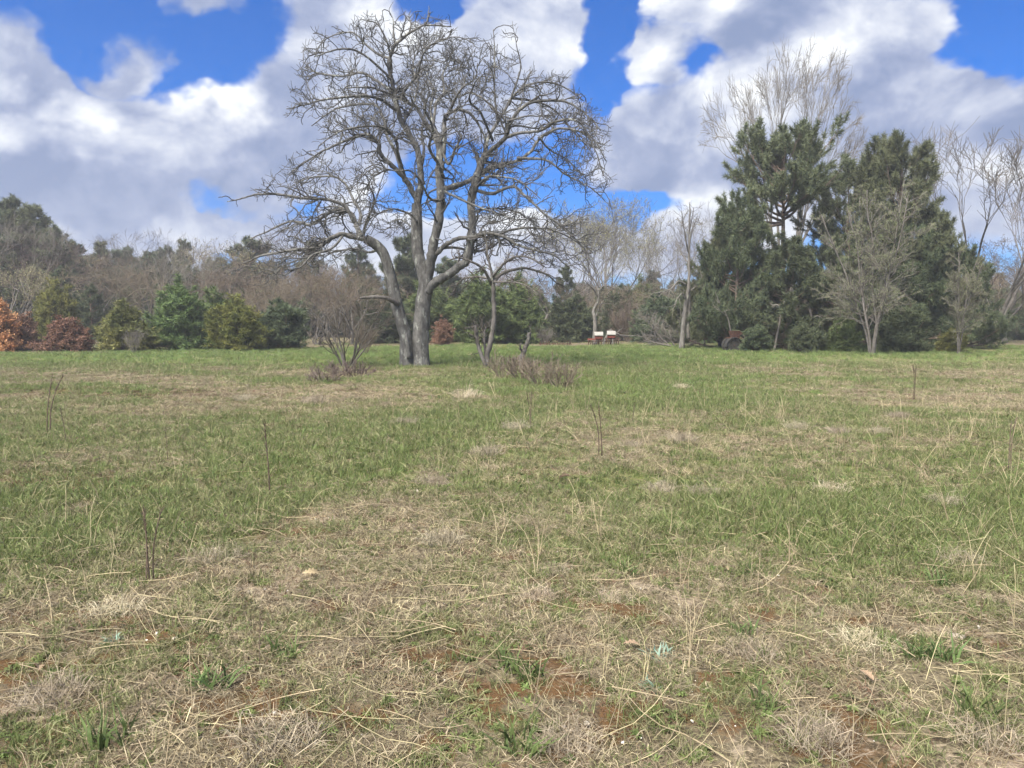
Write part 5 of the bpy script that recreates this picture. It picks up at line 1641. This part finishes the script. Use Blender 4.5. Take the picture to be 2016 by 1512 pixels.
CL = []
for i in range(4):
    mb = MB()
    for V, lean, h in ((150, (.6, 1.5), (.05, .15)), (160, (1.0, 1.6), (.07, .20)), (40, (.1, .9), (.08, .20))):
        t = blades(V, .12, h, lean, .0024, 1.1, .05)
        mb.add(np.concatenate(t.v), quads=np.concatenate(t.q), tris=np.concatenate(t.t), tint=np.concatenate(t.tint))
    CL.append((mb.mesh('dry_blades', M['straw_solo'], False), mb.mesh('dry_blades', M['greystraw_solo'], False)))
CLUMPS = [
    (1300, 972, 1, 1.25, 'rounded grey dry grass clump right of middle, darkest mound'), (1345, 880, 0, 1.5, 'bright straw clump with stems, beyond the grey mound'),
    (1570, 852, 0, 1.5, 'wide straw clump on the right middle slope'), (1635, 975, 0, 1.2, 'straw clump beside two tall pale stems'),
    (1865, 1002, 0, 1.2, 'palest flattened straw clump far right of the middle'), (1390, 982, 1, 1.2, 'grey straw clump next to the rounded grey mound'),
    (1890, 1118, 1, 1.35, 'large flattened grey clump low at the right'), (850, 968, 1, 1.2, 'grey clump in the centre left beside a pale leaf'),
    (960, 905, 1, 1.5, 'grey clump on the crest of the low rise'), (1015, 862, 1, 1.6, 'grey clump beneath the three dark stalks'),
    (1240, 890, 1, 1.0, 'small grey clump left of the bright straw clump'), (870, 1078, 1, 1.3, 'curled grey clump at the lower centre'),
    (430, 1115, 1, 1.35, 'dark grey clump above the sandy patch'), (225, 1228, 0, 1.2, 'straw clump with bleached bent blades, lower left'),
    (95, 1395, 1, 1.3, 'big tangled clump in the lower left corner'), (545, 1490, 1, 1.5, 'wide silver grey clump at the bottom edge'),
    (1060, 1192, 0, .9, 'small star shaped straw clump lower centre'), (1205, 1195, 0, .85, 'second star shaped straw clump, right of the first'),
    (1090, 1140, 1, .9, 'grey clump just behind the first star shaped clump'), (1480, 1310, 1, 1.1, 'grey curly clump lower right'),
    (1115, 1488, 1, 1.1, 'clump at the bottom edge carrying crossed pale stems'), (1610, 1490, 1, 1.2, 'clump at the bottom edge right of middle'),
    (1700, 1285, 0, 1.1, 'straw clump among the tall stems at right'), (1960, 1490, 1, 1.1, 'clump in the lower right corner'),
    (920, 782, 0, 2.4, 'pale tan patch of dead grass before the old tree'), (1650, 862, 1, 1.2, 'grey clump right of the wide straw clump'),
    (1770, 830, 0, 1.5, 'far straw clump on the right slope'), (1340, 765, 0, 1.5, 'small far straw clump at the green edge'),
    (620, 795, 0, 2.0, 'tan dead grass heap left of the old tree foot'), (480, 790, 1, 1.8, 'brown grey heap along the dead bracken strip'),
    (800, 838, 1, 1.6, 'twiggy grey heap left of the bright green grass'), (1730, 860, 0, 1.1, 'tiny pale straw clump right of the grey one'),
]
for i, (u, v, k, s, lb) in enumerate(CLUMPS):
    p = gl(u, v)
    r = tag(empty('dry_grass_clump', p, i * 1.3, (s * .85, s * .85, s * (1.0 if p[1] < 5 else 1.5))), lb, 'dry grass', 'dry grass clumps in the meadow')
    link('dry_blades', CL[i % 4][k if p[1] < 5 or i % 3 == 0 else 1], r)

# dark dead weed stalks
STK = []
for i in range(3):
    mb, heads = MB(), []
    for k in range((1, 2, 3)[i]):
        sd = MB()
        dx = (0, .06, -.05)[k]
        sway = rng.normal(0, .05, 2)
        c = cr([(dx, 0, -.02), (dx + sway[0] * .4, sway[1] * .4, .45), (dx + sway[0] + dx, sway[1], .8), (dx + sway[0] * 1.5 + dx * 2, sway[1] * 1.4, 1.0)], 10)
        mb.tube(c, np.linspace(.011, .005, 10), 5)
        Pn, R = c[None], np.linspace(.011, .005, 10)[None]
        b, t, bs, d, r_ = spawn(Pn, R, 16, .45, 1.0, (.2, .6), up=.3)
        P2, R2 = grow(bs, d, rng.uniform(.04, .12, len(b)), 4, .1, (0, 0, .15), np.full(len(b), .0045), np.full(len(b), .003))
        sd.tubes(P2, R2, 3)
        heads.append(sd.mesh('seed_head', M['stalk']))
    STK.append((mb.mesh('stem', M['stalk']), heads))
for i, (u, v, vt, k, lb) in enumerate((
        (92, 850, 738, 1, 'tall dark weed stalk near the left picture edge'), (295, 1165, 1015, 2, 'cluster of dark weed stalks in green grass lower left'),
        (532, 985, 838, 0, 'single tall dark stalk left of middle'), (1185, 908, 805, 1, 'dark weed stalk right of the low rise'),
        (1045, 855, 785, 2, 'three dark stalks fanning out of a grey clump'), (512, 1335, 1232, 0, 'thin straight dark twig near the sandy patch'),
        (1985, 935, 830, 1, 'dark weed stalk by the right picture edge'), (130, 870, 800, 0, 'short dark stalk right of the tall left stalk'),
        (330, 905, 840, 0, 'short dark stalk in the brown patch at left'), (1800, 790, 720, 1, 'dark stalk far on the right before the hedge'),
        (1245, 840, 800, 1, 'short dark stalk pair at the edge of bright grass'), (720, 1370, 1290, 0, 'thin dark twig left of the lower centre'))):
    p = gl(u, v)
    h = (v - vt) * p[1] / F_PX
    r = tag(empty('weed_stalk', p, i * 1.1, (h * 1.0, h * 1.0, h)), lb, 'weed', 'dark dead weed stalks')
    link('stem', STK[k][0], r)
    for hm in STK[k][1]:
        link('seed_head', hm, r)

# green weeds and glaucous rosettes
GW = []
for i in range(3):
    GW.append(blades(46, .05, (.05, .13), (.1, 1.0), .007, .6).mesh('weed_leaves', M['green_solo'], False))
GBm = MB()
for i in range(60):
    rosette(4, .07, .012, .6, GBm)
GBl = blades(40, .04, (.04, .08), (.3, 1.3), .010, .5).mesh('weed_leaves', M['blue_solo'], False)
for i, (u, v, s, k, lb) in enumerate((
        (560, 1318, 1.4, 0, 'bright green weed tuft right of the thin dark twig'), (1460, 1262, 1.3, 1, 'upright green tuft lower right of middle'),
        (1045, 1350, 1.3, 2, 'green tuft low in the centre'), (1000, 1330, 1.2, 0, 'leafy green tuft left of the central low one'),
        (1850, 1310, 1.5, 1, 'dark green weed beside a bright yellow green one'), (1800, 1310, 1.1, 2, 'bright yellow green weed lower right'),
        (1500, 1420, 1.3, 0, 'green tuft near the bottom right stems'), (1030, 1495, 1.6, 1, 'broad green weed patch at the bottom edge'),
        (215, 1495, 1.5, 2, 'green weed patch at the bottom left edge'), (1465, 1145, 1.4, 0, 'round green tuft beside a tan leaf'),
        (1240, 1140, 1.1, 1, 'small bright green cushion right of centre'), (1850, 1165, 1.2, 2, 'yellow green weed at the right'),
        (420, 1372, 1.4, 0, 'grey green weed left of the bottom centre'), (1930, 1440, 1.5, 1, 'large green weed in the lower right corner'))):
    r = tag(empty('green_weed', gl(u, v), i * 1.9, s), lb, 'weed', 'green weed tufts')
    link('weed_leaves', GW[k], r)
for i, (u, v, s, lb) in enumerate(((1300, 1312, 1.3, 'pale blue green rosette right of the bottom centre'), (1280, 1378, 1.0, 'smaller blue green rosette in front of the other'),
                                   (222, 1282, .9, 'blue green rosette at the lower left'))):
    r = tag(empty('blue_green_weed', gl(u, v), i * 1.9, s), lb, 'weed', 'blue green rosettes')
    link('weed_leaves', GBl, r)

# stones
def stone_mesh(seed):
    r = np.random.default_rng(seed)
    bm = bmesh.new()
    bmesh.ops.create_icosphere(bm, subdivisions=3, radius=1.0)
    for v in bm.verts:
        c = v.co
        f = 1 + .22 * (math.sin(3 * c.x + seed) * math.cos(2.3 * c.y + seed * 2) + .5 * math.sin(5 * c.z + seed))
        v.co = (c.x * f, c.y * f * .85, c.z * f * .62)
    me = bpy.data.meshes.new('stone')
    bm.to_mesh(me)
    bm.free()
    me.polygons.foreach_set('use_smooth', [True] * len(me.polygons))
    me.materials.append(M['stone'])
    return me


SM = [stone_mesh(s) for s in (1, 2, 3)]
for i, (u, v, s, lb) in enumerate(((1885, 1275, .030, 'tan rounded stone at the lower right'), (345, 1285, .014, 'small pale stone on the lower left moss'),
                                   (490, 1190, .012, 'white pebble stone on the sandy patch'), (600, 1115, .011, 'white stone above the sandy patch'),
                                   (1955, 1090, .022, 'pale stone near the right picture edge'), (1155, 1448, .012, 'white stone on red moss at the bottom'),
                                   (1110, 1455, .011, 'white stone left of the one on red moss'), (10, 1015, .035, 'pale stone at the left picture edge'),
                                   (820, 984, .028, 'white stone by the grey clump in the centre left'))):
    p = gl(u, v)
    o = link('stone', SM[i % 3])
    o.location = (p[0], p[1], p[2] + s * .3 + .008)
    o.rotation_euler = (0, 0, i * 1.4)
    o.scale = (s, s, s)
    tag(o, lb, 'stone', 'stones in the meadow')


# fallen oak leaves
def leaf_mesh():
    prof = [(0, .02), (.12, .05), (.2, .16), (.28, .07), (.40, .24), (.5, .10), (.62, .27), (.72, .12), (.84, .18), (1.0, .01)]
    mb = MB()
    V, q = [], []
    for x, w in prof:
        zc = .14 * math.sin(x * 3.1)
        V += [(x - .5, -w, zc + w * .55), (x - .5, 0, zc), (x - .5, w, zc + w * .35)]
    for i in range(len(prof) - 1):
        a = i * 3
        q += [[a, a + 1, a + 4, a + 3], [a + 1, a + 2, a + 5, a + 4]]
    mb.add(np.array(V), quads=q)
    return mb.mesh('oak_leaf', M['leaf_dry'], False)


LM = leaf_mesh()
for i, (u, v, s, rx, lb) in enumerate(((1243, 1300, .085, .2, 'lobed tan dead leaf right of the bottom centre'), (1428, 1142, .09, .3, 'tan dead leaf beside a round green tuft'),
                                       (1112, 960, .13, 1.1, 'upright pale dead leaf right of the low rise'), (1705, 1362, .08, .2, 'tan dead leaf under the tall stems at right'),
                                       (612, 1160, .10, .7, 'curled brown dead leaf above the sandy patch'), (75, 1350, .09, .6, 'pinkish dead leaf in the lower left'))):
    p = gl(u, v)
    o = link('fallen_leaf', LM)
    o.location = (p[0], p[1], p[2] + .03 + .35 * s * math.sin(rx))
    o.rotation_euler = (rx, .15, i * 1.7)
    o.scale = (s, s, s)
    tag(o, lb, 'leaf', 'fallen dead leaves')

# ================================================================== THE AIR
hz = bpy.data.materials.new('haze_air')
hz.use_nodes = True
hz.node_tree.nodes.clear()
qh = NT(hz.node_tree)
pv = qh.n('ShaderNodeVolumePrincipled', {'Color': (.93, .96, 1.0, 1), 'Density': HAZE, 'Anisotropy': 0.2})
oh = qh.n('ShaderNodeOutputMaterial')
hz.node_tree.links.new(pv.outputs[0], oh.inputs['Volume'])
ho = link('haze', MB().box((0, 0, 14.0), (1500, 1500, 31.0)).mesh('haze', hz, False))
tag(ho, 'thin pale air haze lying over the whole meadow', 'haze', kind='stuff')
SC.cycles.volume_bounces = 0
